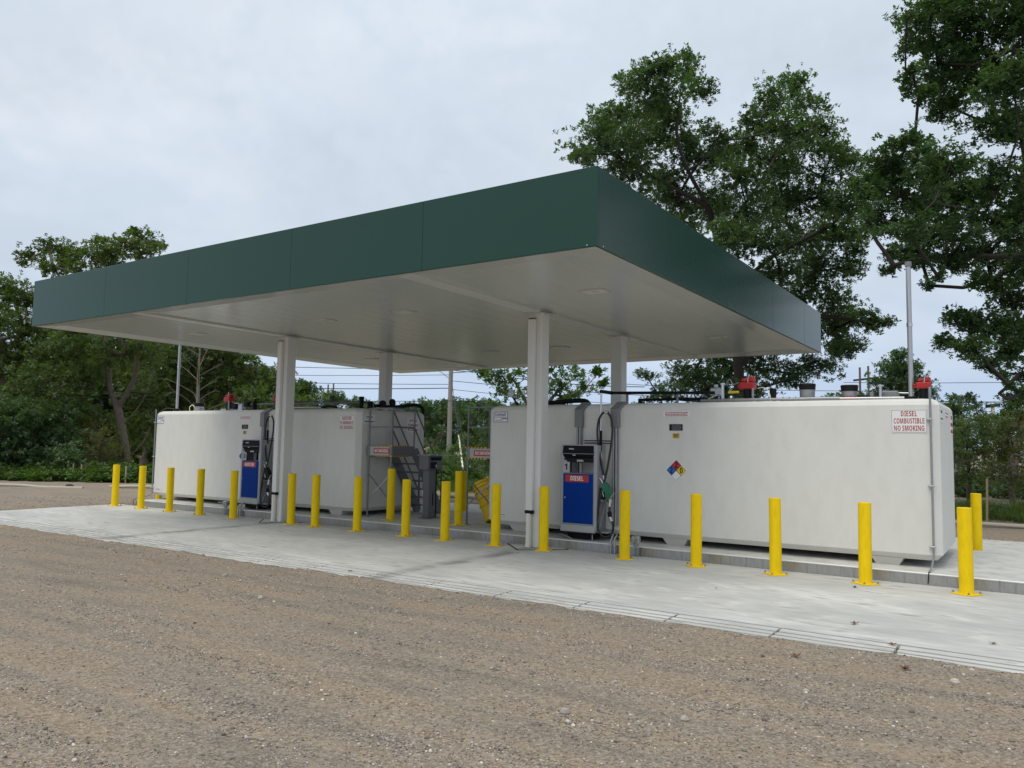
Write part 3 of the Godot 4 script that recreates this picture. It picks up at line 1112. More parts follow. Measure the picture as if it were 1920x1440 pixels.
func diesel_tank():
	var t := thing("diesel_tank", "long white concrete tank at right, with DIESEL COMBUSTIBLE NO SMOKING sign and hazard diamond", "fuel tank", Vector3(-4.9, ISLAND, -13.38))
	tank_body(t, -8.72, -1.07)
	sign_board(t, ["DIESEL", "COMBUSTIBLE", "NO SMOKING"], -1.673, -1.215, 2.012, 2.342, "white sign reading DIESEL COMBUSTIBLE NO SMOKING in red")
	maker_plate(t, -8.57, 2.175)
	notice_plates(t, -4.895)
	diamond(t, -4.893, 1.377, 0.172)
	var p := plate(t, "red_tag", -8.385, -8.255, 0.425, 0.462, M.white_sign)
	print_lines(p, -8.375, -8.265, 0.43, 0.457, 1, TANK_Z + 0.006, M.red_ink, 15)
	conduit_cover(t, -6.748, -6.635, 0.42)
	conduit_cover(t, -6.042, -5.928, 0.42)
	edge_conduit(t, -1.172, 2.56)
	end_plate(t, "maker_plate", -1.07, -12.72, -12.40, 2.17, 2.37, ["ConVault", ""], M.blue_ink, 0.045, "white maker's plate on the end wall")
	end_plate(t, "warning_strip", -1.07, -13.55, -13.12, 2.25, 2.35, ["", ""], M.red_ink, 0.03, "red-lettered strip on the end wall")
	end_plate(t, "warning_sign", -1.07, -14.36, -13.93, 2.02, 2.345, ["DIESEL", "COMBUSTIBLE", "NO SMOKING"], M.red_ink, 0.055, "white warning sign on the end wall")
	# fittings along the top
	vent_pipe(t, -1.53, -13.3, 4.62)
	red_valve(t, -1.36, -13.3, 0.82)
	red_valve(t, -4.0, -13.2, 1.0)
	emergency_vent(t, -3.03, -13.2, 0.33, M.black)
	emergency_vent(t, -2.39, -13.2, 0.29, M.red_valve)
	run(t, "black_pipe", [Vector3(-6.21, 2.70, -12.5), Vector3(-4.33, 2.66, -12.5)], 0.026, M.black)
	run(t, "black_pipe", [Vector3(-6.05, 2.62, -13.3), Vector3(-4.7, 2.615, -13.3)], 0.026, M.black)
	run(t, "black_pipe", [Vector3(-6.02, 2.49, -13.3), Vector3(-6.02, 2.63, -13.3)], 0.04, M.black)
	run(t, "grey_pipe", [Vector3(-4.75, 2.565, -13.0), Vector3(-2.5, 2.565, -13.0)], 0.026, M.galvanised)
	run(t, "grey_pipe", [Vector3(-2.5, 2.56, -13.0), Vector3(-1.6, 2.56, -13.1)], 0.02, M.aluminium)
	run(t, "black_pipe", [Vector3(-2.3, 2.60, -13.35), Vector3(-1.75, 2.60, -13.35)], 0.03, M.black)
	for q in [-5.93, -5.0]:
		run(t, "pipe_bracket", [Vector3(q, 2.49, -12.56), Vector3(q, 2.79 if q < -6 else 2.70, -12.56)], 0.024, M.steel_grey_paint)
	# solenoid and gauge cluster
	var st := mb()
	bx(st, -4.66, -4.48, 2.66, 2.80, -13.34, -13.18, 0.02)
	bx(st, -4.60, -4.54, 2.80, 2.86, -13.29, -13.23, 0.01)
	obj("solenoid_valve", st, M.aluminium, t)
	run(t, "valve_stem", [Vector3(-4.40, 2.50, -13.1), Vector3(-4.40, 2.84, -13.1)], 0.028, M.chrome)
	run(t, "valve_stem", [Vector3(-1.93, 2.50, -13.1), Vector3(-1.93, 2.74, -13.1)], 0.022, M.chrome)
	st = mb()
	lathe(st, Vector3(-4.40, 2.84, -13.1), [[0.0, 0.0], [0.04, 0.0], [0.045, 0.02], [0.0, 0.03]], 12)
	obj("stem_cap", st, M.white_sign, t)
	st = mb()
	lathe(st, Vector3(-1.93, 2.73, -13.1), [[0.0, 0.0], [0.05, 0.01], [0.05, 0.03], [0.0, 0.05]], 12)
	obj("stem_cap", st, M.chrome, t)
	run(t, "yellow_handle", [Vector3(-4.3, 2.70, -13.1), Vector3(-4.12, 2.705, -13.1)], 0.022, M.hazard_yellow)
	run(t, "riser", [Vector3(-3.58, 2.49, -13.2), Vector3(-3.58, 2.76, -13.2)], 0.055, M.black)
	run(t, "cable", curve_pts([Vector3(-3.80, 2.76, -13.1), Vector3(-3.70, 2.77, -13.1), Vector3(-3.60, 2.68, -13.05), Vector3(-3.54, 2.50, -12.95)], 5), 0.006, M.guy_cover)
	run(t, "cable", curve_pts([Vector3(-4.35, 2.83, -13.1), Vector3(-4.28, 2.93, -13.1), Vector3(-4.22, 2.84, -13.1), Vector3(-4.12, 2.87, -13.1)], 5), 0.008, M.galvanised)
	run(t, "cable", curve_pts([Vector3(-4.75, 2.52, -13.1), Vector3(-4.65, 2.60, -13.1), Vector3(-4.5, 2.66, -13.1)], 5), 0.008, M.guy_cover)
	run(t, "flange_pipe", [Vector3(-4.3, 2.55, -13.1), Vector3(-4.05, 2.55, -13.1)], 0.055, M.steel_grey_paint)
	st = mb()
	bx(st, -3.5, -2.65, 2.55, 2.60, -13.45, -13.32, 0.006)
	obj("manway_lid", st, M.black, t)
	for k in 9:
		st = mb()
		lathe(st, Vector3(-3.45 + 0.1 * k, 2.60, -13.34), [[0.014, 0.0], [0.014, 0.02], [0.0, 0.022]], 6)
		obj("bolt", st, M.black, t)
	st = mb()
	bx(st, -1.95, -1.7, 2.52, 2.68, -13.4, -13.2, 0.02)
	obj("junction_fitting", st, M.steel_grey_paint, t)
	st = mb()
	bx(st, -2.08, -2.03, 2.5, 2.66, -13.2, -13.1, 0.006)
	obj("pipe_bracket", st, M.steel_grey_paint, t)
	run(t, "sensor_pipe", [Vector3(-1.90, 2.66, -13.3), Vector3(-1.55, 2.64, -13.3)], 0.014, M.aluminium)
	# far left end of the top: dish, black cap and pipes
	st = mb()
	var tilt := Basis(Vector3.RIGHT, PI / 2)
	lathe(st, Vector3(-8.75, 2.78, -13.1), [[0.0, 0.03], [0.07, 0.02], [0.075, 0.0], [0.07, -0.02], [0.0, -0.03]], 18, tilt)
	obj("round_gauge", st, M.aluminium, t)
	run(t, "gauge_stand", [Vector3(-8.55, 2.49, -13.12), Vector3(-8.74, 2.73, -13.12)], 0.02, M.black)
	run(t, "black_pipe", curve_pts([Vector3(-8.3, 2.56, -13.2), Vector3(-7.7, 2.60, -13.2), Vector3(-7.3, 2.62, -13.2), Vector3(-7.08, 2.60, -13.2), Vector3(-7.0, 2.49, -13.2)], 4), 0.045, M.black)
	# hose retractor mast and arms in front of the wall
	st = mb()
	tube(st, [Vector3(-6.21, 1.83, -12.10), Vector3(-6.21, 2.40, -12.10), Vector3(-6.21, 2.68, -12.11)], 0.017, 0.017, 8)
	obj("retractor_mast", st, M.chrome, t)
	run(t, "black_pipe", [Vector3(-6.21, 2.70, -12.09), Vector3(-6.21, 2.70, -12.53)], 0.032, M.black)
	run(t, "retractor_spring", [Vector3(-6.21, 1.66, -12.10), Vector3(-6.21, 2.02, -12.10)], 0.026, M.black)
	run(t, "retractor_spring", [Vector3(-6.235, 2.0, -12.115), Vector3(-6.235, 2.25, -12.115)], 0.014, M.black)
	run(t, "retractor_cable", [Vector3(-6.195, 1.50, -12.10), Vector3(-6.205, 1.70, -12.10)], 0.012, M.chrome)
	st = mb()
	bx(st, -6.25, -6.17, 1.41, 1.52, -12.13, -12.07, 0.012)
	obj("retractor_hook", st, M.steel_grey_paint, t)
	for k in 2:
		run(t, "strut_arm", [Vector3(-6.555, 1.845 - 0.04 * k, -12.15), Vector3(-6.04, 1.845 - 0.04 * k, -12.15)], 0.009, M.black)

func gasoline_tank():
	var t := thing("gasoline_tank", "long white concrete fuel tank at left with a GASOLINE FLAMMABLE NO SMOKING sign", "fuel tank", Vector3(-15.94, ISLAND, -13.38))
	tank_body(t, -19.76, -12.13)
	sign_board(t, ["GASOLINE", "FLAMMABLE", "NO SMOKING"], -12.736, -12.27, 2.01, 2.336, "white sign reading GASOLINE FLAMMABLE NO SMOKING in red")
	maker_plate(t, -19.66, 2.17)
	notice_plates(t, -15.955)
	diamond(t, -15.965, 1.37, 0.172)
	var p := plate(t, "red_tag", -19.59, -19.33, 0.40, 0.44, M.white_sign)
	print_lines(p, -19.58, -19.34, 0.404, 0.436, 1, TANK_Z + 0.006, M.red_ink, 16)
	conduit_cover(t, -15.28, -15.165, 0.42)
	conduit_cover(t, -14.58, -14.465, 0.42)
	edge_conduit(t, -19.69, 2.55)
	end_plate(t, "maker_plate", -12.13, -12.72, -12.39, 2.16, 2.36, ["ConVault", ""], M.blue_ink, 0.045, "white maker's plate on the end wall behind the stair post")
	end_plate(t, "warning_sign", -12.13, -14.24, -13.80, 2.01, 2.335, ["GASOLINE", "FLAMMABLE", "NO SMOKING"], M.red_ink, 0.055, "white warning sign on the end wall above the stair")
	# fittings along the top, nearer the front edge than on the other tank
	var zf := -12.75
	vent_pipe(t, -19.56, zf, 4.72)
	emergency_vent(t, -18.55, zf, 0.24, M.galvanised)
	run(t, "cable", curve_pts([Vector3(-18.95, 2.49, zf), Vector3(-18.98, 2.62, zf), Vector3(-18.85, 2.68, zf), Vector3(-18.76, 2.60, zf), Vector3(-18.80, 2.49, zf)], 5), 0.010, M.guy_cover)
	red_valve(t, -17.30, zf, 0.95)
	red_valve(t, -15.42, zf, 0.85)
	run(t, "riser", [Vector3(-16.27, 2.49, zf), Vector3(-16.27, 2.74, zf)], 0.06, M.black)
	run(t, "grey_pipe", [Vector3(-16.6, 2.66, zf), Vector3(-12.6, 2.66, zf - 0.25)], 0.022, M.steel_grey_paint)
	run(t, "grey_pipe", [Vector3(-17.6, 2.53, zf), Vector3(-16.7, 2.53, zf)], 0.03, M.galvanised)
	run(t, "grey_pipe", [Vector3(-15.0, 2.555, zf), Vector3(-13.85, 2.55, zf)], 0.022, M.aluminium)
	run(t, "black_pipe", curve_pts([Vector3(-13.85, 2.55, zf), Vector3(-13.6, 2.58, zf), Vector3(-13.35, 2.55, zf)], 4), 0.03, M.black)
	run(t, "pipe_bracket", [Vector3(-13.82, 2.49, zf), Vector3(-13.82, 2.66, zf)], 0.022, M.galvanised)
	var st := mb()
	bx(st, -17.12, -16.92, 2.56, 2.70, zf - 0.08, zf + 0.08, 0.02)
	obj("junction_fitting", st, M.black, t)
	st = mb()
	bx(st, -16.62, -16.45, 2.60, 2.72, zf - 0.08, zf + 0.08, 0.02)
	obj("junction_fitting", st, M.black, t)
	st = mb()
	bx(st, -16.86, -16.70, 2.49, 2.68, zf - 0.06, zf + 0.06, 0.015)
	bx(st, -16.98, -16.78, 2.68, 2.70, zf - 0.08, zf + 0.08, 0.006)
	obj("solenoid_valve", st, M.aluminium, t)
	run(t, "riser", [Vector3(-12.72, 2.49, -12.9), Vector3(-12.72, 2.74, -12.9)], 0.05, M.black)
	st = mb()
	lathe(st, Vector3(-12.72, 2.74, -12.9), [[0.05, 0.0], [0.062, 0.0], [0.062, 0.05], [0.0, 0.055]], 12)
	obj("riser_cap", st, M.black, t)
	run(t, "riser", [Vector3(-12.45, 2.49, -12.9), Vector3(-12.45, 2.68, -12.9)], 0.065, M.black)
	# black manifold above the end wall
	run(t, "black_pipe", curve_pts([Vector3(-12.40, 2.58, -13.0), Vector3(-12.3, 2.58, -13.5), Vector3(-12.3, 2.62, -13.9), Vector3(-12.24, 2.66, -14.2), Vector3(-12.2, 2.6, -14.42), Vector3(-12.2, 2.40, -14.46)], 4), 0.042, M.black)
	st = mb()
	lathe(st, Vector3(-12.28, 2.68, -13.45), [[0.0, 0.04], [0.08, 0.03], [0.085, 0.0], [0.08, -0.03], [0.0, -0.04]], 16, Basis(Vector3.BACK, PI / 2))
	obj("black_gauge", st, M.black, t)
	st = mb()
	lathe(st, Vector3(-12.30, 2.63, -13.15), [[0.0, 0.05], [0.08, 0.04], [0.085, 0.0], [0.08, -0.04], [0.0, -0.05]], 16, Basis(Vector3.BACK, PI / 2))
	obj("black_gauge", st, M.black, t)
	st = mb()
	for q in [-12.95, -13.35, -13.62]:
		st = mb()
		bx(st, -12.25, -12.15, 2.495, 2.54, q - 0.09, q + 0.09, 0.01)
		obj("pipe_clamp", st, M.aluminium, t)
	# hose retractor seen beside the pump
	run(t, "retractor_mast", [Vector3(-14.93, 1.83, -12.10), Vector3(-14.93, 2.42, -12.10)], 0.015, M.steel_grey_paint)
	run(t, "retractor_spring", [Vector3(-14.93, 1.68, -12.10), Vector3(-14.93, 2.0, -12.10)], 0.026, M.black)
	run(t, "retractor_cable", [Vector3(-14.93, 1.42, -12.10), Vector3(-14.93, 1.68, -12.10)], 0.015, M.chrome)
	for k in 2:
		run(t, "strut_arm", [Vector3(-15.0, 1.80 - 0.04 * k, -12.15), Vector3(-14.5, 1.80 - 0.04 * k, -12.15)], 0.009, M.black)

# ------------------------------------------------------------------ bollards
func bollards():
	var proto := thing("bollard", "", "bollard", Vector3.ZERO, "yellow bollards round the tank island")
	var st := mb()
	lathe(st, Vector3.ZERO, [[0.0825, 0.014], [0.0825, 1.055], [0.079, 1.064], [0.0, 1.069]], 24)
	obj("post", st, M.yellow, proto)
	st = mb()
	box(st, Vector3(-0.13, 0.0, -0.13), Vector3(0.13, 0.016, 0.13), 0.004, Transform3D(Basis(Vector3.UP, 0.5), Vector3.ZERO))
	var bp := obj("base_plate", st, M.yellow, proto)
	for k in 4:
		st = mb()
		var d := Vector3(0.105, 0, 0.105).rotated(Vector3.UP, 0.5 + PI / 2 * k)
		lathe(st, d, [[0.016, 0.016], [0.016, 0.028], [0.008, 0.03], [0.008, 0.045], [0.0, 0.046]], 6)
		obj("anchor_bolt", st, M.galvanised, bp)
	var zf := -11.32
	var spots := [
		[-19.865, 0, zf, "leftmost yellow bollard, alone on the pavement left of the tanks"],
		[-18.676, 0, zf, "second yellow bollard from the left, just left of the gasoline tank's end"],
		[-17.467, 0, zf, "yellow bollard in front of the left end of the gasoline tank, third from the left"],
		[-16.271, 0, zf, "yellow bollard before the bare white wall of the gasoline tank, fourth from the left"],
		[-15.037, 0, zf, "yellow bollard immediately left of the GASOLINE pump, beside a grey conduit box"],
		[-13.112, 0, zf, "yellow bollard immediately right of the far white front column"],
		[-12.378, 0, zf, "yellow bollard below the left part of the gasoline tank's unlit right half"],
		[-11.178, 0, zf, "yellow bollard before the right corner of the gasoline tank, below its sign"],
		[-9.912, 0, zf, "yellow front bollard between the stair braces and the grey card reader post"],
		[-8.965, 0, zf, "yellow front bollard just right of the grey card reader post"],
		[-7.844, 0, zf, "yellow bollard before the left corner of the diesel tank"],
		[-6.862, 0, zf, "yellow bollard against the right side of the near white column"],
		[-5.376, 0, zf, "yellow bollard immediately right of the DIESEL pump"],
		[-4.212, 0, zf, "yellow bollard to the right below the hazard diamond"],
		[-3.054, 0, zf, "yellow bollard before the middle of the diesel tank's bare wall"],
		[-1.892, 0, zf, "yellow bollard below the DIESEL COMBUSTIBLE sign"],
		[-0.737, 0, zf, "nearest and largest yellow bollard, off the right corner of the diesel tank"],
		[-11.14, ISLAND, -12.24, "yellow bollard standing on the island in front of the left stair"],
		[-9.49, ISLAND, -12.40, "yellow bollard standing on the island in front of the right stair"],
		[-11.93, 0, -15.84, "yellow bollard behind the island, half hidden by the one before the right stair"],
		[-0.835, 0, -15.42, "yellow bollard behind the diesel tank, partly hidden by the nearest bollard"],
		[-20.56, 0, -12.98, "yellow bollard behind the left end of the gasoline tank, only its foot showing"],
	]
	for i in spots.size():
		var s: Array = spots[i]
		var b: Node3D = proto
		if i > 0:
			b = proto.duplicate()
			b.name = "bollard_%03d" % i
			add_child(b)
		b.position = Vector3(s[0], s[1], s[2])
		b.rotation = Vector3(0.004 * sin(i * 2.3), i * 1.7, 0.005 * cos(i * 1.9))
		b.set_meta("label", s[3])

# ------------------------------------------------------------------ fuel dispensers
func pump(cx: float, word: String, number: String, open_window: bool):
	var where := "right of the near column" if open_window else "left of the far column"
	var t := thing("fuel_dispenser", "grey and blue fuel pump with red %s label, %s" % [word, where], "fuel pump", Vector3(cx, 0.15, -12.05), "fuel pumps")
	var st := mb()
	var x0 := cx - 0.30
	var x1 := cx + 0.30
	var zf := -11.90
	var zb := -12.235
	# lower cabinet and skirt
	bx(st, x0, x1, 0.40, 1.275, zb, zf - 0.012, 0.008)
	obj("cabinet", st, M.pump_grey, t)
	st = mb()
	bx(st, x0 - 0.03, x1 + 0.035, 0.275, 0.40, zb, zf + 0.02, 0.008)
	obj("skirt", st, M.pump_plate, t)
	st = mb()
	bx(st, x0 - 0.06, x1 + 0.06, 0.262, 0.285, zb, zf + 0.04, 0.004)
	bx(st, x0 + 0.05, x1 - 0.05, 0.17, 0.262, zb, zf - 0.10)
	obj("mounting_bracket", st, M.black, t)
	# corner posts, rounded
	for s in [-1.0, 1.0]:
		st = mb()
		var ex: float = x1 if s > 0 else x0
		bx(st, ex - 0.012 * s, ex + 0.055 * s, 0.30, 1.775, zf - 0.09, zf - 0.004, 0.016)
		obj("corner_post", st, M.pump_grey, t)
		st = mb()
		bx(st, ex + 0.004 * s, ex + 0.048 * s, 0.32, 1.765, zb, zf - 0.09, 0.004)
		obj("side_panel", st, M.steel_grey_paint if s < 0 else M.pump_grey, t)
	# blue door with its label
	st = mb()
	bx(st, x0 + 0.010, x1 - 0.010, 0.425, 1.272, zf - 0.014, zf, 0.005)
	var door := obj("door", st, M.pump_blue, t)
	st = mb()
	bx(st, cx - 0.25, cx + 0.21, 1.13, 1.252, zf + 0.001, zf + 0.004)
	var lab := obj("label_plate", st, M.red_sign, door)
	text(t, word, Vector3(cx - 0.02, 1.191, zf + 0.005), 0.075, M.white_ink, Basis(), 0.26 if word.length() < 7 else 0.34)
	st = mb()
	lathe(st, Vector3(x0 + 0.05, 0.86, zf), [[0.011, 0.0], [0.011, 0.006], [0.0, 0.006]], 10, Basis(Vector3.RIGHT, PI / 2))
	obj("door_lock", st, M.chrome, door)
	# head with display
	st = mb()
	loft(st, [[Vector3(x0, 1.545, zb), Vector3(x1, 1.545, zb), Vector3(x1, 1.545, zf - 0.03), Vector3(x0, 1.545, zf - 0.03)], [Vector3(x0, 1.62, zb), Vector3(x1, 1.62, zb), Vector3(x1, 1.62, zf + 0.012), Vector3(x0, 1.62, zf + 0.012)], [Vector3(x0, 1.755, zb), Vector3(x1, 1.755, zb), Vector3(x1, 1.755, zf - 0.01), Vector3(x0, 1.755, zf - 0.01)]])
	var head := obj("head", st, M.black_gloss, t)
	st = mb()
	bx(st, x0 - 0.02, x1 + 0.02, 1.755, 1.775, zb, zf - 0.005, 0.004)
	obj("head_cap", st, M.pump_grey, t)
	st = mb()
	bx(st, x0, x1, 1.612, 1.622, zf + 0.010, zf + 0.016)
	obj("trim_line", st, M.steel_grey_paint, head)
	text(t, "Gasboy", Vector3(cx - 0.13, 1.70, zf + 0.008), 0.024, M.white_ink, Basis(), 0.10)
	st = mb()
	bx(st, cx - 0.06, cx + 0.10, 1.675, 1.725, zf + 0.0, zf + 0.006, 0.002)
	obj("display", st, M.black, head)
	st = mb()
	bx(st, cx - 0.105, cx - 0.05, 1.585, 1.60, zf + 0.0, zf + 0.004)
	obj("display_mark", st, M.aluminium, head)
	st = mb()
	bx(st, x0 + 0.07, x1, 1.47, 1.545, zf - 0.09, zf - 0.008, 0.006)
	var vis := obj("visor", st, M.black, t)
	text(t, word, Vector3(cx + 0.04, 1.497, zf - 0.006), 0.030, M.white_ink, Basis(), 0.13)
	# number plate at the left of the window
	st = mb()
	bx(st, x0 + 0.004, x0 + 0.125, 1.285, 1.50, zf - 0.03, zf - 0.012, 0.004)
	var np := obj("number_plate", st, M.pump_plate, t)
	text(t, number, Vector3(x0 + 0.062, 1.385, zf - 0.010), 0.105, M.black)
	if open_window:
		st = mb()
		bx(st, x0 + 0.02, x1 - 0.02, 1.275, 1.285, zb, zf - 0.03)
		obj("window_sill", st, M.steel_grey_paint, t)
		st = mb()
		bx(st, cx - 0.055, cx - 0.025, 1.285, 1.47, zf - 0.20, zf - 0.17)
		obj("window_post", st, M.pump_plate, t)
	else:
		st = mb()
		bx(st, x0 + 0.12, x1 - 0.07, 1.28, 1.47, zb, zb + 0.02)
		obj("window_back", st, M.black_gloss, t)
		st = mb()
		bx(st, x1 - 0.068, x1 - 0.014, 1.28, 1.47, zf - 0.06, zf - 0.05)
		obj("white_strip", st, M.white_sign, t)
	# fittings below the right side
	st = mb()
	tube(st, curve_pts([Vector3(cx - 0.36, 0.22, zf - 0.02), Vector3(cx - 0.15, 0.19, zf + 0.03), Vector3(cx + 0.02, 0.10, zf + 0.07)], 3), 0.014, 0.014, 6)
	bar(st, Vector3(cx + 0.28, 0.27, zf - 0.02), Vector3(cx + 0.28, 0.02, zf - 0.02), 0.016, 0.016)
	obj("pipework", st, M.galvanised, t)
	# right flank: boot, bracket plate and brace
	var px := cx + 0.355
	st = mb()
	bx(st, px + 0.006, px + 0.075, 0.80, 0.86, zb + 0.02, zf - 0.07, 0.008)
	bx(st, px - 0.006, px + 0.022, 0.30, 0.80, zb + 0.01, zf - 0.10, 0.006)
	obj("nozzle_bracket", st, M.steel_grey_paint, t)
	st = mb()
	bar(st, Vector3(px + 0.03, 0.78, zb + 0.04), Vector3(px + 0.03, 0.33, zf - 0.06), 0.012, 0.018)
	bx(st, px - 0.02, px + 0.20, 0.288, 0.305, zb + 0.02, zf - 0.06, 0.003)
	obj("brace", st, M.pump_grey, t)
	st = mb()
	bx(st, px + 0.018, px + 0.10, 0.84, 1.06, -12.09, -11.97, 0.03)
	obj("nozzle_boot", st, M.black, t)
	# nozzle: body, spout, lever guard
	st = mb()
	loft(st, [[Vector3(px + 0.135, 0.875, -12.04), Vector3(px + 0.225, 0.875, -12.04), Vector3(px + 0.225, 0.875, -11.97), Vector3(px + 0.135, 0.875, -11.97)],
		[Vector3(px + 0.135, 0.96, -12.05), Vector3(px + 0.235, 0.98, -12.05), Vector3(px + 0.235, 0.98, -11.96), Vector3(px + 0.135, 0.96, -11.96)],
		[Vector3(px + 0.07, 1.05, -12.05), Vector3(px + 0.205, 1.06, -12.05), Vector3(px + 0.205, 1.06, -11.96), Vector3(px + 0.07, 1.05, -11.96)],
		[Vector3(px + 0.055, 1.115, -12.04), Vector3(px + 0.13, 1.145, -12.04), Vector3(px + 0.13, 1.145, -11.97), Vector3(px + 0.055, 1.115, -11.97)]])
	var nz := obj("nozzle", st, M.nozzle_green if open_window else M.black, t)
	st = mb()
	tube(st, curve_pts([Vector3(px + 0.08, 1.12, -12.0), Vector3(px + 0.03, 1.19, -12.0), Vector3(px + 0.0, 1.22, -12.0)], 3), 0.016, 0.014, 8)
	obj("spout", st, M.chrome, nz)
	st = mb()
	tube(st, curve_pts([Vector3(px + 0.10, 0.90, -11.985), Vector3(px + 0.08, 0.97, -11.985), Vector3(px + 0.10, 1.03, -11.985)], 4), 0.010, 0.010, 6)
	obj("lever", st, M.chrome, nz)
	# swivels and the hose: up over the retractor, down again, and a low loop back to the nozzle
	var h := cx + 6.54
	var hose := [Vector3(h - 5.985, 0.62, -11.96), Vector3(h - 5.90, 0.44, -11.97), Vector3(h - 5.925, 0.285, -11.97), Vector3(h - 6.02, 0.235, -11.95), Vector3(h - 6.11, 0.27, -11.94), Vector3(h - 6.185, 0.42, -11.94), Vector3(h - 6.175, 0.66, -11.95), Vector3(h - 6.135, 0.93, -11.97), Vector3(h - 6.085, 1.15, -12.0), Vector3(h - 6.035, 1.40, -12.02), Vector3(h - 5.985, 1.75, -12.04), Vector3(h - 5.968, 2.0, -12.06), Vector3(h - 6.00, 2.22, -12.08), Vector3(h - 6.105, 2.345, -12.08), Vector3(h - 6.215, 2.25, -12.07), Vector3(h - 6.255, 2.05, -12.06), Vector3(h - 6.235, 1.80, -12.05), Vector3(h - 6.185, 1.55, -12.04), Vector3(h - 6.125, 1.32, -12.02), Vector3(h - 6.11, 1.255, -12.02)]
	st = mb()
	tube(st, curve_pts(hose, 5), 0.019, 0.019, 10)
	var ho := obj("hose", st, M.rubber, t)
	for q in [[Vector3(h - 6.11, 1.255, -12.02), Vector3(h - 6.10, 1.18, -12.02), 0.022], [Vector3(h - 5.958, 0.86, -11.99), Vector3(h - 5.972, 0.74, -11.98), 0.024], [Vector3(h - 5.955, 0.58, -11.955), Vector3(h - 5.925, 0.50, -11.96), 0.026], [Vector3(h - 6.06, 2.335, -12.08), Vector3(h - 6.13, 2.345, -12.08), 0.023]]:
		st = mb()
		tube(st, [q[0], q[1]], q[2], q[2] * 0.9, 10)
		obj("hose_coupling", st, M.chrome, ho)
	st = mb()
	tube(st, [Vector3(h - 5.965, 0.66, -11.96), Vector3(h - 5.95, 0.57, -11.955)], 0.036, 0.036, 10)
	obj("breakaway", st, M.black, ho)
	st = mb()
	tube(st, [Vector3(h - 5.972, 0.74, -11.98), Vector3(h - 5.965, 0.62, -11.96)], 0.020, 0.020, 8)
	obj("whip_hose", st, M.rubber, ho)
	st = mb()
	tube(st, [Vector3(h - 5.985, 0.86, -11.99), Vector3(h - 5.90, 0.95, -11.98), Vector3(h - 5.88, 0.97, -11.98)], 0.012, 0.010, 8)
	obj("swivel", st, M.aluminium, ho)
	np.set_meta("label", "grey plate with the black number %s" % number)
	lab.set_meta("label", "red label reading %s" % word)
	vis.set_meta("label", "black visor with white lettering")

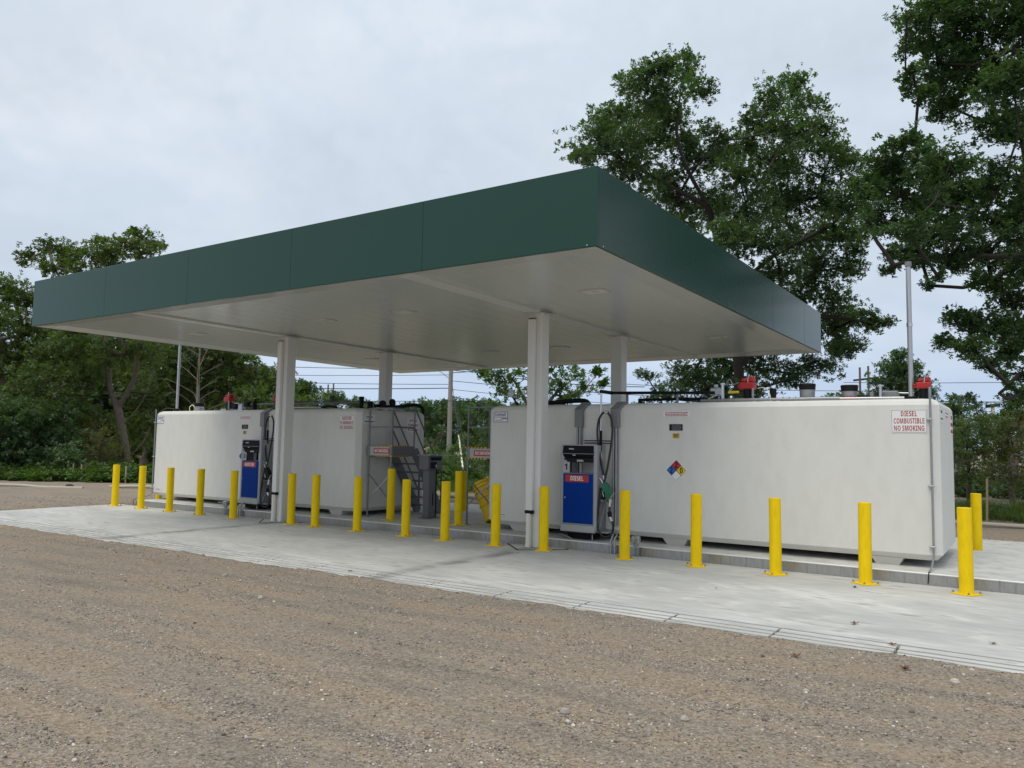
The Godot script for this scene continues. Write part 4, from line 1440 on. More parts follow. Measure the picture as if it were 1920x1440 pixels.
# ------------------------------------------------------------------ stairs to the tank tops
func stairs(xa: float, side: String, dir: float):
	# a platform by the tank's end wall, its near edge towards the drive, steps running down and away behind it
	var is_left := dir > 0.0
	var t := thing("access_stair", "grey steel stair with NO SMOKING plate, %s" % ("against the gasoline tank's right end" if is_left else "half hidden by the diesel tank's left end"), "stairs", Vector3(xa + 0.38 * dir, ISLAND, -13.2), "tank access stairs")
	var x0 := -12.08 if is_left else -9.50
	var x1 := -11.37 if is_left else -8.785
	var zf := -12.47 if is_left else -12.62
	var zb := zf - 0.76
	var ze := zf - 1.74
	var yt := 1.685
	var st := mb()
	bx(st, x0, x1, yt - 0.22, yt, zf - 0.05, zf, 0.004)
	var beam := obj("front_beam", st, M.steel_grey_paint, t)
	for x in [x0, x1]:
		st = mb()
		var xo: float = x + (0.0 if x == x0 else -0.05)
		bx(st, xo, xo + 0.05, yt - 0.22, yt - 0.002, zb, zf - 0.052, 0.004)
		obj("side_beam", st, M.stair_grey, t)
	# grating
	for k in 13:
		st = mb()
		bx(st, x0 + 0.055, x1 - 0.055, yt - 0.035, yt - 0.005, zf - 0.075 - 0.052 * k, zf - 0.066 - 0.052 * k)
		obj("grating_bar", st, M.stair_grey, t)
	# no-smoking plate and hazard tape
	st = mb()
	bx(st, x0 + 0.10, x1 - 0.06, yt - 0.205, yt - 0.02, zf + 0.001, zf + 0.005)
	obj("backing_plate", st, M.pump_plate, t)
	st = mb()
	bx(st, x0 + 0.20, x0 + 0.655, yt - 0.165, yt - 0.055, zf + 0.006, zf + 0.009)
	obj("no_smoking_plate", st, M.red_sign, t)
	text(t, "NO SMOKING", Vector3(x0 + 0.427, yt - 0.11, zf + 0.010), 0.066, M.white_ink, Basis(), 0.40)
	for e in [[yt - 0.016, yt + 0.012], [yt - 0.235, yt - 0.207]]:
		st = mb()
		bx(st, x0 + 0.28 if is_left else x0 - 0.02, x1 + 0.004 if is_left else x0 + 0.50, e[0], e[1], zf + 0.0015, zf + 0.006)
		var tape := obj("hazard_tape", st, M.tape_orange, t)
		st = mb()
		var q := x0 + (0.30 if is_left else 0.0)
		while q < (x1 - 0.06 if is_left else x0 + 0.44):
			quad(st, Vector3(q, e[0] + 0.001, zf + 0.0075), Vector3(q + 0.035, e[0] + 0.001, zf + 0.0075), Vector3(q + 0.06, e[1] - 0.001, zf + 0.0075), Vector3(q + 0.025, e[1] - 0.001, zf + 0.0075), Vector3.BACK)
			q += 0.078
		obj("tape_stripes", st, M.black, tape)
		if is_left:
			st = mb()
			bx(st, x1 + 0.0015, x1 + 0.006, e[0], e[1], zf - 0.55, zf)
			tape = obj("hazard_tape", st, M.tape_orange, t)
			st = mb()
			q = 0.02
			while q < 0.5:
				quad(st, Vector3(x1 + 0.0075, e[0] + 0.001, zf - q), Vector3(x1 + 0.0075, e[0] + 0.001, zf - q - 0.035), Vector3(x1 + 0.0075, e[1] - 0.001, zf - q - 0.06), Vector3(x1 + 0.0075, e[1] - 0.001, zf - q - 0.025), Vector3.RIGHT)
				q += 0.078
			obj("tape_stripes", st, M.black, tape)
	# posts run from the ground to the rail
	for c in [[x0 + 0.03, zf - 0.03, 0.15], [x1 - 0.03, zf - 0.03, 0.15], [x0 + 0.03, zb, yt - 0.2], [x1 - 0.03, zb, yt - 0.2]]:
		st = mb()
		bx(st, c[0] - 0.016, c[0] + 0.016, c[2], 2.49, c[1] - 0.016, c[1] + 0.016, 0.004)
		obj("post", st, M.steel_grey_paint, t)
		if c[2] < 0.5:
			st = mb()
			bx(st, c[0] - 0.05, c[0] + 0.05, 0.15, 0.158, c[1] - 0.05, c[1] + 0.05)
			obj("foot_plate", st, M.steel_grey_paint, t)
	for y in [2.49, 2.09]:
		st = mb()
		bx(st, x0, x1, y - 0.015, y + 0.015, zf - 0.045, zf - 0.015, 0.004)
		obj("rail", st, M.steel_grey_paint, t)
		st = mb()
		bx(st, x1 - 0.05, x1 - 0.01, y - 0.02, y + 0.02, zb, zf - 0.052, 0.004)
		obj("rail", st, M.stair_grey, t)
	# cross bracing below the platform
	st = mb()
	bar(st, Vector3(x0 + 0.03, 1.08, zf - 0.035), Vector3(x1 - 0.03, 0.50, zf - 0.035), 0.006, 0.03)
	obj("brace", st, M.stair_grey, t)
	st = mb()
	bar(st, Vector3(x0 + 0.03, 0.52, zf - 0.022), Vector3(x1 - 0.03, 1.08, zf - 0.022), 0.006, 0.03)
	obj("brace", st, M.galvanised, t)
	# flight of steps
	for x in [x0 + 0.02, x1 - 0.02]:
		st = mb()
		bar(st, Vector3(x, yt - 0.10, zb), Vector3(x, 0.16, ze), 0.04, 0.22)
		obj("stringer", st, M.stair_grey, t)
		for y in [0.90, 0.45]:
			st = mb()
			bar(st, Vector3(x, yt + y - 0.06, zb), Vector3(x, 0.18 + y, ze), 0.024, 0.024)
			obj("handrail", st, M.stair_grey, t)
		st = mb()
		bx(st, x - 0.015, x + 0.015, 0.15, 1.08, ze - 0.015, ze + 0.015)
		obj("handrail_post", st, M.stair_grey, t)
	for k in 7:
		var f := (k + 1.0) / 8.0
		var y := lerpf(yt, 0.15, f)
		var z := lerpf(zb, ze, f)
		st = mb()
		bx(st, x0 + 0.045, x1 - 0.045, y - 0.03, y, z - 0.10, z + 0.10, 0.004)
		obj("tread", st, M.stair_grey, t)

func kiosk():
	var c := Vector3(-10.88, ISLAND, -13.17)
	var t := thing("card_reader_post", "grey steel card reader pedestal with a hooded head and black panels, between the tanks", "card reader", c)
	var st := mb()
	bx(st, c.x - 0.085, c.x + 0.085, 0.16, 1.19, c.z - 0.13, c.z + 0.13, 0.006)
	obj("pedestal", st, M.kiosk_grey, t)
	st = mb()
	bx(st, c.x - 0.15, c.x + 0.15, 0.15, 0.162, c.z - 0.18, c.z + 0.18, 0.003)
	obj("base_plate", st, M.kiosk_grey, t)
	st = mb()
	bx(st, c.x - 0.13, c.x + 0.13, 1.19, 1.49, c.z - 0.25, c.z + 0.22, 0.008)
	var head := obj("head", st, M.kiosk_grey, t)
	st = mb()
	bx(st, c.x - 0.17, c.x + 0.20, 1.49, 1.51, c.z - 0.34, c.z + 0.24, 0.004)
	obj("hood", st, M.galvanised, head)
	st = mb()
	bx(st, c.x + 0.131, c.x + 0.138, 1.385, 1.455, c.z - 0.22, c.z + 0.14, 0.002)
	obj("display", st, M.black_gloss, head)
	st = mb()
	bx(st, c.x + 0.131, c.x + 0.145, 1.215, 1.355, c.z - 0.06, c.z + 0.14, 0.004)
	var kp := obj("keypad_panel", st, M.black, head)
	st = mb()
	bx(st, c.x + 0.145, c.x + 0.152, 1.24, 1.30, c.z - 0.05, c.z - 0.01, 0.002)
	obj("card_slot", st, M.aluminium, head)
	st = mb()
	bx(st, c.x + 0.086, c.x + 0.094, 0.17, 1.18, c.z - 0.128, c.z - 0.10)
	obj("door_edge", st, M.black, t)
	st = mb()
	bx(st, c.x + 0.086, c.x + 0.094, 0.42, 0.70, c.z - 0.02, c.z + 0.0)
	obj("door_handle", st, M.black, t)

func spill_drum():
	var at := Vector3(-9.17, 0.20, -13.30)
	var t := thing("spill_drum", "yellow ribbed plastic drum leaning over behind the right stair", "drum", at)
	var b := Basis(Vector3.BACK, deg_to_rad(24.0)) * Basis(Vector3.RIGHT, deg_to_rad(-5.0))
	var st := mb()
	var prof := [[0.0, 0.0], [0.235, 0.0], [0.25, 0.02], [0.265, 0.30], [0.285, 0.31], [0.285, 0.35], [0.268, 0.36], [0.272, 0.46], [0.292, 0.47], [0.292, 0.51], [0.274, 0.52], [0.276, 0.60]]
	lathe(st, at + b * Vector3(0, 0.03, 0), prof, 28, b)
	obj("shell", st, M.drum_yellow, t)
	st = mb()
	lathe(st, at + b * Vector3(0, 0.03, 0), [[0.276, 0.60], [0.31, 0.605], [0.312, 0.64], [0.29, 0.65], [0.29, 0.68], [0.312, 0.69], [0.312, 0.72], [0.29, 0.73], [0.29, 0.76], [0.31, 0.77], [0.30, 0.82], [0.0, 0.83]], 28, b)
	obj("screw_lid", st, M.drum_yellow, t)

func junction_boxes():
	for p in [[-5.36, "grey conduit box on the kerb, right of the DIESEL pump behind a bollard"], [-15.83, "grey conduit box on the kerb, left of the GASOLINE pump"]]:
		var c := Vector3(p[0], 0.0, -11.70)
		var t := thing("conduit_box", p[1], "junction box", c, "conduit boxes on the kerb")
		var st := mb()
		bx(st, c.x - 0.065, c.x + 0.065, 0.20, 0.32, c.z - 0.05, c.z + 0.045, 0.012)
		obj("box", st, M.aluminium, t)
		st = mb()
		lathe(st, Vector3(c.x, 0.26, c.z + 0.045), [[0.05, 0.0], [0.048, 0.012], [0.0, 0.016]], 14, Basis(Vector3.RIGHT, PI / 2))
		obj("cover", st, M.galvanised, t)
		for k in 2:
			st = mb()
			var x := c.x - 0.02 + 0.055 * k
			tube(st, [Vector3(x, 0.21, c.z), Vector3(x, -0.02, c.z)], 0.016, 0.016, 8)
			obj("conduit", st, M.galvanised, t)
			st = mb()
			lathe(st, Vector3(x, 0.13, c.z), [[0.016, 0.0], [0.024, 0.004], [0.024, 0.03], [0.016, 0.034]], 6)
			obj("coupling", st, M.aluminium, t)
		st = mb()
		tube(st, [Vector3(c.x - 0.06, 0.27, c.z - 0.01), Vector3(c.x - 0.34, 0.275, c.z - 0.05)], 0.012, 0.012, 6)
		obj("side_conduit", st, M.galvanised, t)
	for p in [[-5.77, "pair of grey conduits rising from the pavement under the DIESEL pump's hose"], [-15.32, "pair of grey conduits rising from the pavement under the GASOLINE pump"]]:
		var c := Vector3(p[0], 0.0, -11.70)
		var t := thing("conduit_riser", p[1], "conduit", c, "conduit risers at the pumps")
		for k in 2:
			var st := mb()
			var x := c.x - 0.035 + 0.07 * k
			tube(st, [Vector3(x, -0.02, c.z), Vector3(x, 0.20 + 0.05 * k, c.z), Vector3(x - 0.02, 0.30, c.z - 0.12)], 0.018, 0.018, 8)
			obj("conduit", st, M.galvanised, t)
			st = mb()
			lathe(st, Vector3(x, 0.12, c.z), [[0.018, 0.0], [0.027, 0.004], [0.027, 0.035], [0.018, 0.04]], 6)
			obj("coupling", st, M.aluminium, t)

# ------------------------------------------------------------------ poles and wires
func wire(a: Vector3, b: Vector3, sag: float, r: float, label: String, group := "overhead wires"):
	var pts := []
	for i in 13:
		var f := i / 12.0
		pts.append(a.lerp(b, f) - Vector3.UP * sag * 4.0 * f * (1.0 - f))
	var st := mb()
	tube(st, pts, r, r, 5, false)
	tag(obj("overhead_wire", st, M.wire), label, "wire", group)

func utilities():
	var P := Vector3(-34.1, 0, -43.3)
	var t := thing("utility_pole", "weathered grey wooden utility pole between the two tanks, with a street lamp arm", "utility pole", P)
	var st := mb()
	tube(st, [P + Vector3(0, -0.2, 0), P + Vector3(0.05, 5, 0.05), P + Vector3(0.2, 11.0, 0.2)], 0.19, 0.13, 12)
	obj("pole", st, M.wood_pole, t)
	st = mb()
	tube(st, curve_pts([P + Vector3(0.1, 6.75, 0.2), P + Vector3(0.9, 6.85, -0.5), P + Vector3(1.7, 6.95, -1.1)], 4), 0.035, 0.03, 6)
	var arm := obj("lamp_arm", st, M.steel_grey_paint, t)
	st = mb()
	box(st, Vector3(-0.12, -0.06, -0.28), Vector3(0.12, 0.08, 0.28), 0.05, Transform3D(Basis(Vector3.UP, 0.9) * Basis(Vector3.RIGHT, 0.9), P + Vector3(1.85, 7.25, -1.2)))
	obj("lamp_head", st, M.aluminium, arm)
	st = mb()
	tube(st, curve_pts([P + Vector3(-0.1, 6.4, 0.1), P + Vector3(-0.7, 6.9, 0.5), P + Vector3(-1.5, 7.1, 0.9)], 4), 0.025, 0.02, 6)
	obj("bracket_arm", st, M.steel_grey_paint, t)
	# guy wires with pale covers at their feet
	var guys := thing("guy_wires", "three thin guy wires slanting down from the utility pole to a pale yellow cover", "guy wire", Vector3(-24.3, 0, -32.2))
	for g in [[Vector3(-24.35, 0.1, -32.2), Vector3(-34.0, 6.8, -43.2)], [Vector3(-24.0, 0.1, -32.4), Vector3(-34.0, 6.2, -43.2)], [Vector3(-24.25, 0.1, -32.6), Vector3(-34.0, 5.6, -43.2)]]:
		st = mb()
		tube(st, [g[0], g[1]], 0.012, 0.012, 5)
		obj("wire", st, M.wire, guys)
	for k in 2:
		var a := Vector3(-24.35 + 0.35 * k, 0.1, -32.2 - 0.2 * k)
		st = mb()
		tube(st, [a, a.lerp(Vector3(-34.0, 6.8 - 0.6 * k, -43.2), 0.32 if k == 0 else 0.2)], 0.05, 0.045, 8)
		obj("guy_cover", st, M.guy_cover, guys)
	wire(Vector3(-60, 7.9, -31.5), Vector3(-34.0, 7.05, -43.2), 0.25, 0.022, "highest overhead wire running left from the utility pole")
	wire(Vector3(-60, 6.95, -31.5), Vector3(-34.0, 6.62, -43.2), 0.2, 0.018, "second overhead wire down, running left from the utility pole")
	wire(Vector3(-60, 6.6, -31.5), Vector3(-34.0, 5.95, -43.2), 0.2, 0.02, "third overhead wire down, running left from the utility pole")
	wire(Vector3(-60, 6.1, -31.5), Vector3(-34.0, 5.68, -43.2), 0.25, 0.03, "thick overhead cable, lowest of those that run left from the utility pole")
	wire(Vector3(-60, 4.9, -34.5), Vector3(-29.0, 4.55, -40.5), 0.1, 0.02, "low wire crossing before the trees behind the gasoline tank")
	wire(Vector3(-34.0, 6.95, -43.2), Vector3(-6, 6.1, -62), 0.5, 0.02, "overhead wire running right from the utility pole, highest of three")
	wire(Vector3(-34.0, 6.2, -43.2), Vector3(-6, 5.4, -62), 0.5, 0.02, "overhead wire running right from the utility pole, middle of three")
	wire(Vector3(-34.0, 7.2, -43.2), Vector3(-20.5, 5.6, -46), 0.35, 0.028, "service cable slanting down to the right of the utility pole")
	wire(Vector3(-34.0, 5.6, -43.2), Vector3(-8.0, 4.6, -58), 0.5, 0.018, "overhead wire running right from the utility pole, lowest of three")
	wire(Vector3(-12, 7.0, -64), Vector3(30, 6.3, -52), 0.5, 0.02, "wire over the treetops beyond the right end of the diesel tank, upper one")
	wire(Vector3(-12, 5.55, -62), Vector3(30, 5.1, -52), 0.5, 0.03, "wire over the treetops beyond the right end of the diesel tank, lower thick one")
	wire(Vector3(-39.4, 4.34, -18.1), Vector3(-34.6, 3.9, -21.3), 0.05, 0.034, "dark cable through the branches at left, upper one")
	wire(Vector3(-39.4, 3.96, -18.1), Vector3(-34.6, 3.58, -21.3), 0.05, 0.026, "dark cable through the branches at left, lower one")
	for e in [[-90.0, -84.0, 10.6, "pair of far wooden poles above the trees behind the gasoline tank"], [-16.4, -96.9, 11.4, "pair of far wooden poles with a cross-arm above the right part of the diesel tank"]]:
		var q := Vector3(e[0], 0, e[1])
		var d := thing("twin_poles", e[3], "utility poles", q, "far twin poles")
		for k in 2:
			st = mb()
			tube(st, [q + Vector3(0.85 * k, 0, -0.3 * k), q + Vector3(0.85 * k, e[2] + 0.15 * k, -0.3 * k)], 0.15, 0.11, 8)
			obj("pole", st, M.bark, d)
		st = mb()
		bar(st, q + Vector3(-0.7, e[2] - 1.5, 0.1), q + Vector3(1.9, e[2] - 1.2, -0.6), 0.16, 0.22)
		obj("cross_arm", st, M.bark_dark, d)
	var sp := Vector3(-2.07, 0, -58.6)
	var p2 := thing("far_pole", "short pale pole among the trees at the far right", "pole", sp)
	st = mb()
	tube(st, [sp, sp + Vector3(0, 4.75, 0)], 0.11, 0.10, 8)
	obj("post", st, M.guy_cover, p2)
	st = mb()
	bar(st, sp + Vector3(-0.4, 4.75, 0), sp + Vector3(0.4, 4.85, 0), 0.3, 0.2)
	obj("post_cap", st, M.bark_dark, p2)
	# survey stakes and straw wattles at the grass edge
	for s in [[-32.6, -16.75, 0.66, 0.05, "pale wooden stake in the weeds at far left, left one of a close pair"], [-32.25, -16.95, 0.62, -0.06, "pale wooden stake in the weeds at far left, right one of a close pair"], [-29.6, -17.25, 0.62, 0.02, "thin grey stake in the weeds between the two leftmost bollards"], [-1.03, -23.4, 1.05, 0.03, "tall wooden stake in the grass behind the rear right bollard"]]:
		st = mb()
		var a := Vector3(s[0], -0.05, s[1])
		bar(st, a, a + Vector3(s[3], s[2] + 0.1, 0.02), 0.045, 0.03)
		tag(obj("wooden_stake", st, M.stake_wood), s[4], "stake", "wooden stakes in the verge")
	for wv in [[[Vector3(-33.5, 0.06, -10.9), Vector3(-31.5, 0.08, -12.0), Vector3(-29.6, 0.06, -13.3), Vector3(-28.6, 0.02, -13.7), Vector3(-27.3, 0.02, -14.4)], 0.055, "pale straw wattle along the weeds at far left"],
			[[Vector3(-27.2, 0.04, -15.3), Vector3(-26.2, 0.09, -15.6), Vector3(-24.8, 0.07, -16.4), Vector3(-23.5, 0.08, -17.1), Vector3(-22.4, 0.02, -18.6)], 0.055, "straw wattle at the foot of the weeds behind the leftmost bollards"],
			[[Vector3(-3.6, 0.06, -20.9), Vector3(-1.6, 0.09, -21.5), Vector3(0.2, 0.06, -21.9), Vector3(3.0, 0.05, -22.3)], 0.05, "straw wattle along the grass behind the right end of the diesel tank"],
			[[Vector3(-17, 0.05, -20.3), Vector3(-14.2, 0.08, -20.2), Vector3(-10.5, 0.08, -20.5), Vector3(-6.5, 0.05, -20.6)], 0.05, "straw wattle seen through the gap between the tanks"]]:
		st = mb()
		tube(st, curve_pts(wv[0], 6), wv[1], wv[1], 10)
		tag(obj("straw_wattle", st, M.wattle), wv[2], "wattle", "straw wattles along the verge")
	# dark rubble by the left verge
	var k := 0
	for r in [[-24.6, -16.2, 0.20, "dark flat stone on the gravel behind the two leftmost bollards, left one"], [-23.9, -16.5, 0.17, "dark flat stone on the gravel behind the two leftmost bollards, right one"], [-28.0, -14.3, 0.14, "dark flat stone at the end of the far left straw wattle"]]:
		st = mb()
		stone_into(st, Vector3(r[0], 0.05, r[1]), r[2], 40 + k)
		k += 1
		tag(obj("stone", st, M.dark_stone), r[3], "stone", "dark stones by the verge")

func litter():
	for l in [[-1.11, -7.92, 0.045, "red_leaf", "dark red fallen leaf on the grooved strip near the right edge"], [-1.55, -8.62, 0.05, "dry_leaf", "brown curled leaf on the concrete right of the middle bollards"], [-0.36, -8.55, 0.04, "dry_leaf", "brown leaf on the concrete near the right edge of the photo"], [-1.95, -10.9, 0.04, "black", "black scrap on the concrete left of the nearest bollard"], [-0.9, -7.05, 0.06, "dry_leaf", "dry twig and leaf on the gravel beside the pale stone"], [-1.7, -6.9, 0.05, "dry_leaf", "dry leaf cluster on the gravel edge below the grooves"], [-7.0, -10.75, 0.025, "black", "black crumb on the concrete before the near column"], [-3.35, -9.7, 0.02, "black", "black crumb on the concrete below the hazard diamond"], [-7.75, -7.75, 0.04, "dry_leaf", "brown leaf on the grooved strip left of the near joint"]]:
		var st := mb()
		var y := 0.004 if float(l[1]) < -7.4 else ground_y(l[0], l[1]) + 0.004
		var c := Vector3(l[0], y, l[1])
		var s: float = l[2]
		for k in 4:
			var a := k * 1.4 + float(l[0]) * 3.0
			var d := Vector3(cos(a), 0, sin(a))
			var n := Vector3(-d.z, 0, d.x)
			var tip := c + d * s + Vector3.UP * s * (0.25 + 0.1 * k)
			for q in [-1.0, 1.0]:
				var e: Vector3 = c + d * s * 0.5 + n * s * 0.32 * q + Vector3.UP * s * 0.28
				tri(st, c, e, tip, oriented(c, e, tip, Vector3.UP))
		tag(obj("fallen_leaf", st, M[l[3]]), l[4], "leaf litter", "scraps on the drive")

# ------------------------------------------------------------------ plants
func leaf(st: SurfaceTool, at: Vector3, d: Vector3, up: Vector3, l: float, w: float):
	# one leaf folded along its rib, four faces
	var s := d.cross(up).normalized()
	var u := s.cross(d).normalized()
	var m := at + d * l * 0.5
	var tip := at + d * l - u * l * 0.10
	for q in [-1.0, 1.0]:
		var e: Vector3 = m + s * w * 0.5 * q + u * w * 0.16
		tri(st, at, e, m, oriented(at, e, m, u))
		tri(st, m, e, tip, oriented(m, e, tip, u))

func sprig_mesh(n: int, l: float, w: float, droop: float, sd: int) -> ArrayMesh:
	var r := RandomNumberGenerator.new()
	r.seed = sd
	var st := mb()
	for i in n:
		var a := TAU * i / n * 2.4 + r.randf() * 0.5
		var el := r.randf_range(-0.35, 0.8) - droop
		var d := Vector3(cos(a) * cos(el), sin(el), sin(a) * cos(el)).normalized()
		var at := Vector3(r.randf_range(-0.07, 0.07), r.randf_range(-0.07, 0.09), r.randf_range(-0.07, 0.07))
		leaf(st, at, d, Vector3.UP.lerp(Vector3(r.randf() - 0.5, 0.2, r.randf() - 0.5), 0.5), l * r.randf_range(0.75, 1.25), w * r.randf_range(0.8, 1.2))
	return st.commit()

var oak_sprigs: ArrayMesh
var small_sprigs: ArrayMesh

# a tree: limbs joined from its spine to each leaf mass, then leaf sprigs through the masses
func tree(called: String, label: String, category: String, base: Vector3, spines: Array, masses: Array, o: Dictionary) -> Node3D:
	var t := thing(called, label, category, base, o.get("group", ""))
	var r := RandomNumberGenerator.new()
	r.seed = o.get("seed", 1)
	var pos := [base + Vector3(0, -0.1, 0)]
	var par := [-1]
	for s in spines.size():
		var pts: Array = spines[s]
		var prev := 0
		if s > 0:
			var best := INF
			for i in pos.size():
				var dd: float = (pos[i] as Vector3).distance_to(pts[0])
				if dd < best:
					best = dd
					prev = i
		var path := [pos[prev]]
		for p in pts:
			if (p as Vector3).distance_to(path[-1]) > 0.15:
				path.append(p)
		if path.size() < 2:
			continue
		var fine := curve_pts(path, 3)
		for i in range(1, fine.size()):
			pos.append(fine[i])
			par.append(prev)
			prev = pos.size() - 1
	var order := []
	for i in range(0, masses.size(), 4):
		order.append([Vector3(masses[i], masses[i + 1], masses[i + 2]), float(masses[i + 3])])
	order.sort_custom(func(a, b): return (a[0] as Vector3).distance_to(base) < (b[0] as Vector3).distance_to(base))
	var twig_from := []
	var start := pos.size()
	for mass in order:
		var c: Vector3 = mass[0]
		var best := INF
		var near := 0
		for i in range(1, pos.size()):
			var q: Vector3 = pos[i]
			var cost := q.distance_to(c) + maxf(q.y - c.y, 0.0) * 0.7
			if cost < best:
				best = cost
				near = i
		var a: Vector3 = pos[near]
		var len_ := a.distance_to(c)
		var n := clampi(int(len_ / 0.7), 1, 5)
		var bend := Vector3(r.randf() - 0.5, 0.35 * r.randf() - 0.3, r.randf() - 0.5) * len_ * 0.28
		var prev := near
		for k in n:
			var f := (k + 1.0) / n
			pos.append(a.lerp(c, f) + bend * sin(f * PI) + Vector3(r.randf() - 0.5, r.randf() - 0.5, r.randf() - 0.5) * 0.08 * len_ * (1.0 - f))
			par.append(prev)
			prev = pos.size() - 1
		twig_from.append(prev)
	# pipe model radii
	var load_ := []
	load_.resize(pos.size())
	load_.fill(0.0)
	for i in twig_from:
		var k: int = i
		while k >= 0:
			load_[k] += 1.0
			k = par[k]
	var total := maxf(load_[0], 2.0)
	var tip: float = o.get("tip", 0.022)
	var pw := log(float(o.get("trunk", 0.3)) / tip) / log(total)
	var st := mb()
	for i in range(1, pos.size()):
		var p: int = par[i]
		var ra := tip * pow(maxf(load_[p], 1.0), pw)
		var rb := tip * pow(maxf(load_[i], 1.0), pw)
		ra = minf(ra, rb * 1.25)
		if p == 0:
			ra = rb * 1.35
		tube(st, [pos[p], pos[i]], ra, rb, 8 if rb > 0.1 else 5, false)
	# twigs and sprigs
	var mm := MultiMesh.new()
	mm.transform_format = MultiMesh.TRANSFORM_3D
	mm.use_colors = true
	var src: ArrayMesh = o.get("sprig", oak_sprigs)
	mm.mesh = src.duplicate()
	var places := []
	var tints := []
	var size: float = o.get("size", 1.0)
	var dens: float = o.get("density", 80.0)
	var thin: float = o.get("thin", 0.0)
	var flat: float = o.get("flat", 0.75)
	for mass in order:
		var c: Vector3 = mass[0]
		var rad: float = mass[1]
		var subs := clampi(int(9.0 * rad / (size * 0.75)), 5, 16)
		var per := maxi(int(dens * PI * rad * rad / (size * size) / subs), 3)
		var tone := r.randf_range(0.80, 1.18)
		for k in subs:
			var d := Vector3(r.randfn(), r.randfn(), r.randfn()).normalized() * rad * pow(r.randf(), 0.45)
			d.y *= flat
			var cc := c + d
			if r.randf() < thin:
				continue
			tube(st, [c, c.lerp(cc, 0.55) + Vector3(0, 0.05 * rad, 0), cc], tip * 0.55, tip * 0.25, 4, false)
			var ct := tone * r.randf_range(0.82, 1.2)
			var spread := rad * 0.34
			for j in per:
				# two in three gather round the twig end, the rest fill the mass
				var p := c + Vector3(r.randfn(), r.randfn() * flat, r.randfn()) * rad * 0.42 if j % 3 == 2 and thin == 0.0 else cc + Vector3(r.randfn() * spread, r.randfn() * spread * 0.62, r.randfn() * spread)
				var b := Basis.from_euler(Vector3(r.randf_range(-0.7, 0.7), r.randf() * TAU, r.randf_range(-0.7, 0.7)))
				var s := size * r.randf_range(0.75, 1.25)
				places.append(Transform3D(b.scaled(Vector3.ONE * s), p))
				var v := ct * r.randf_range(0.78, 1.25)
				var hue := r.randf_range(-0.10, 0.14)
				tints.append(Color(v * (1.0 + hue), v, v * (1.0 - hue * 0.6)))
	obj("trunk", st, M[o.get("bark", "bark")], t)
	scatter("crown", mm, places, tints, M[o.get("leaf", "leaf_oak")], t)
	return t

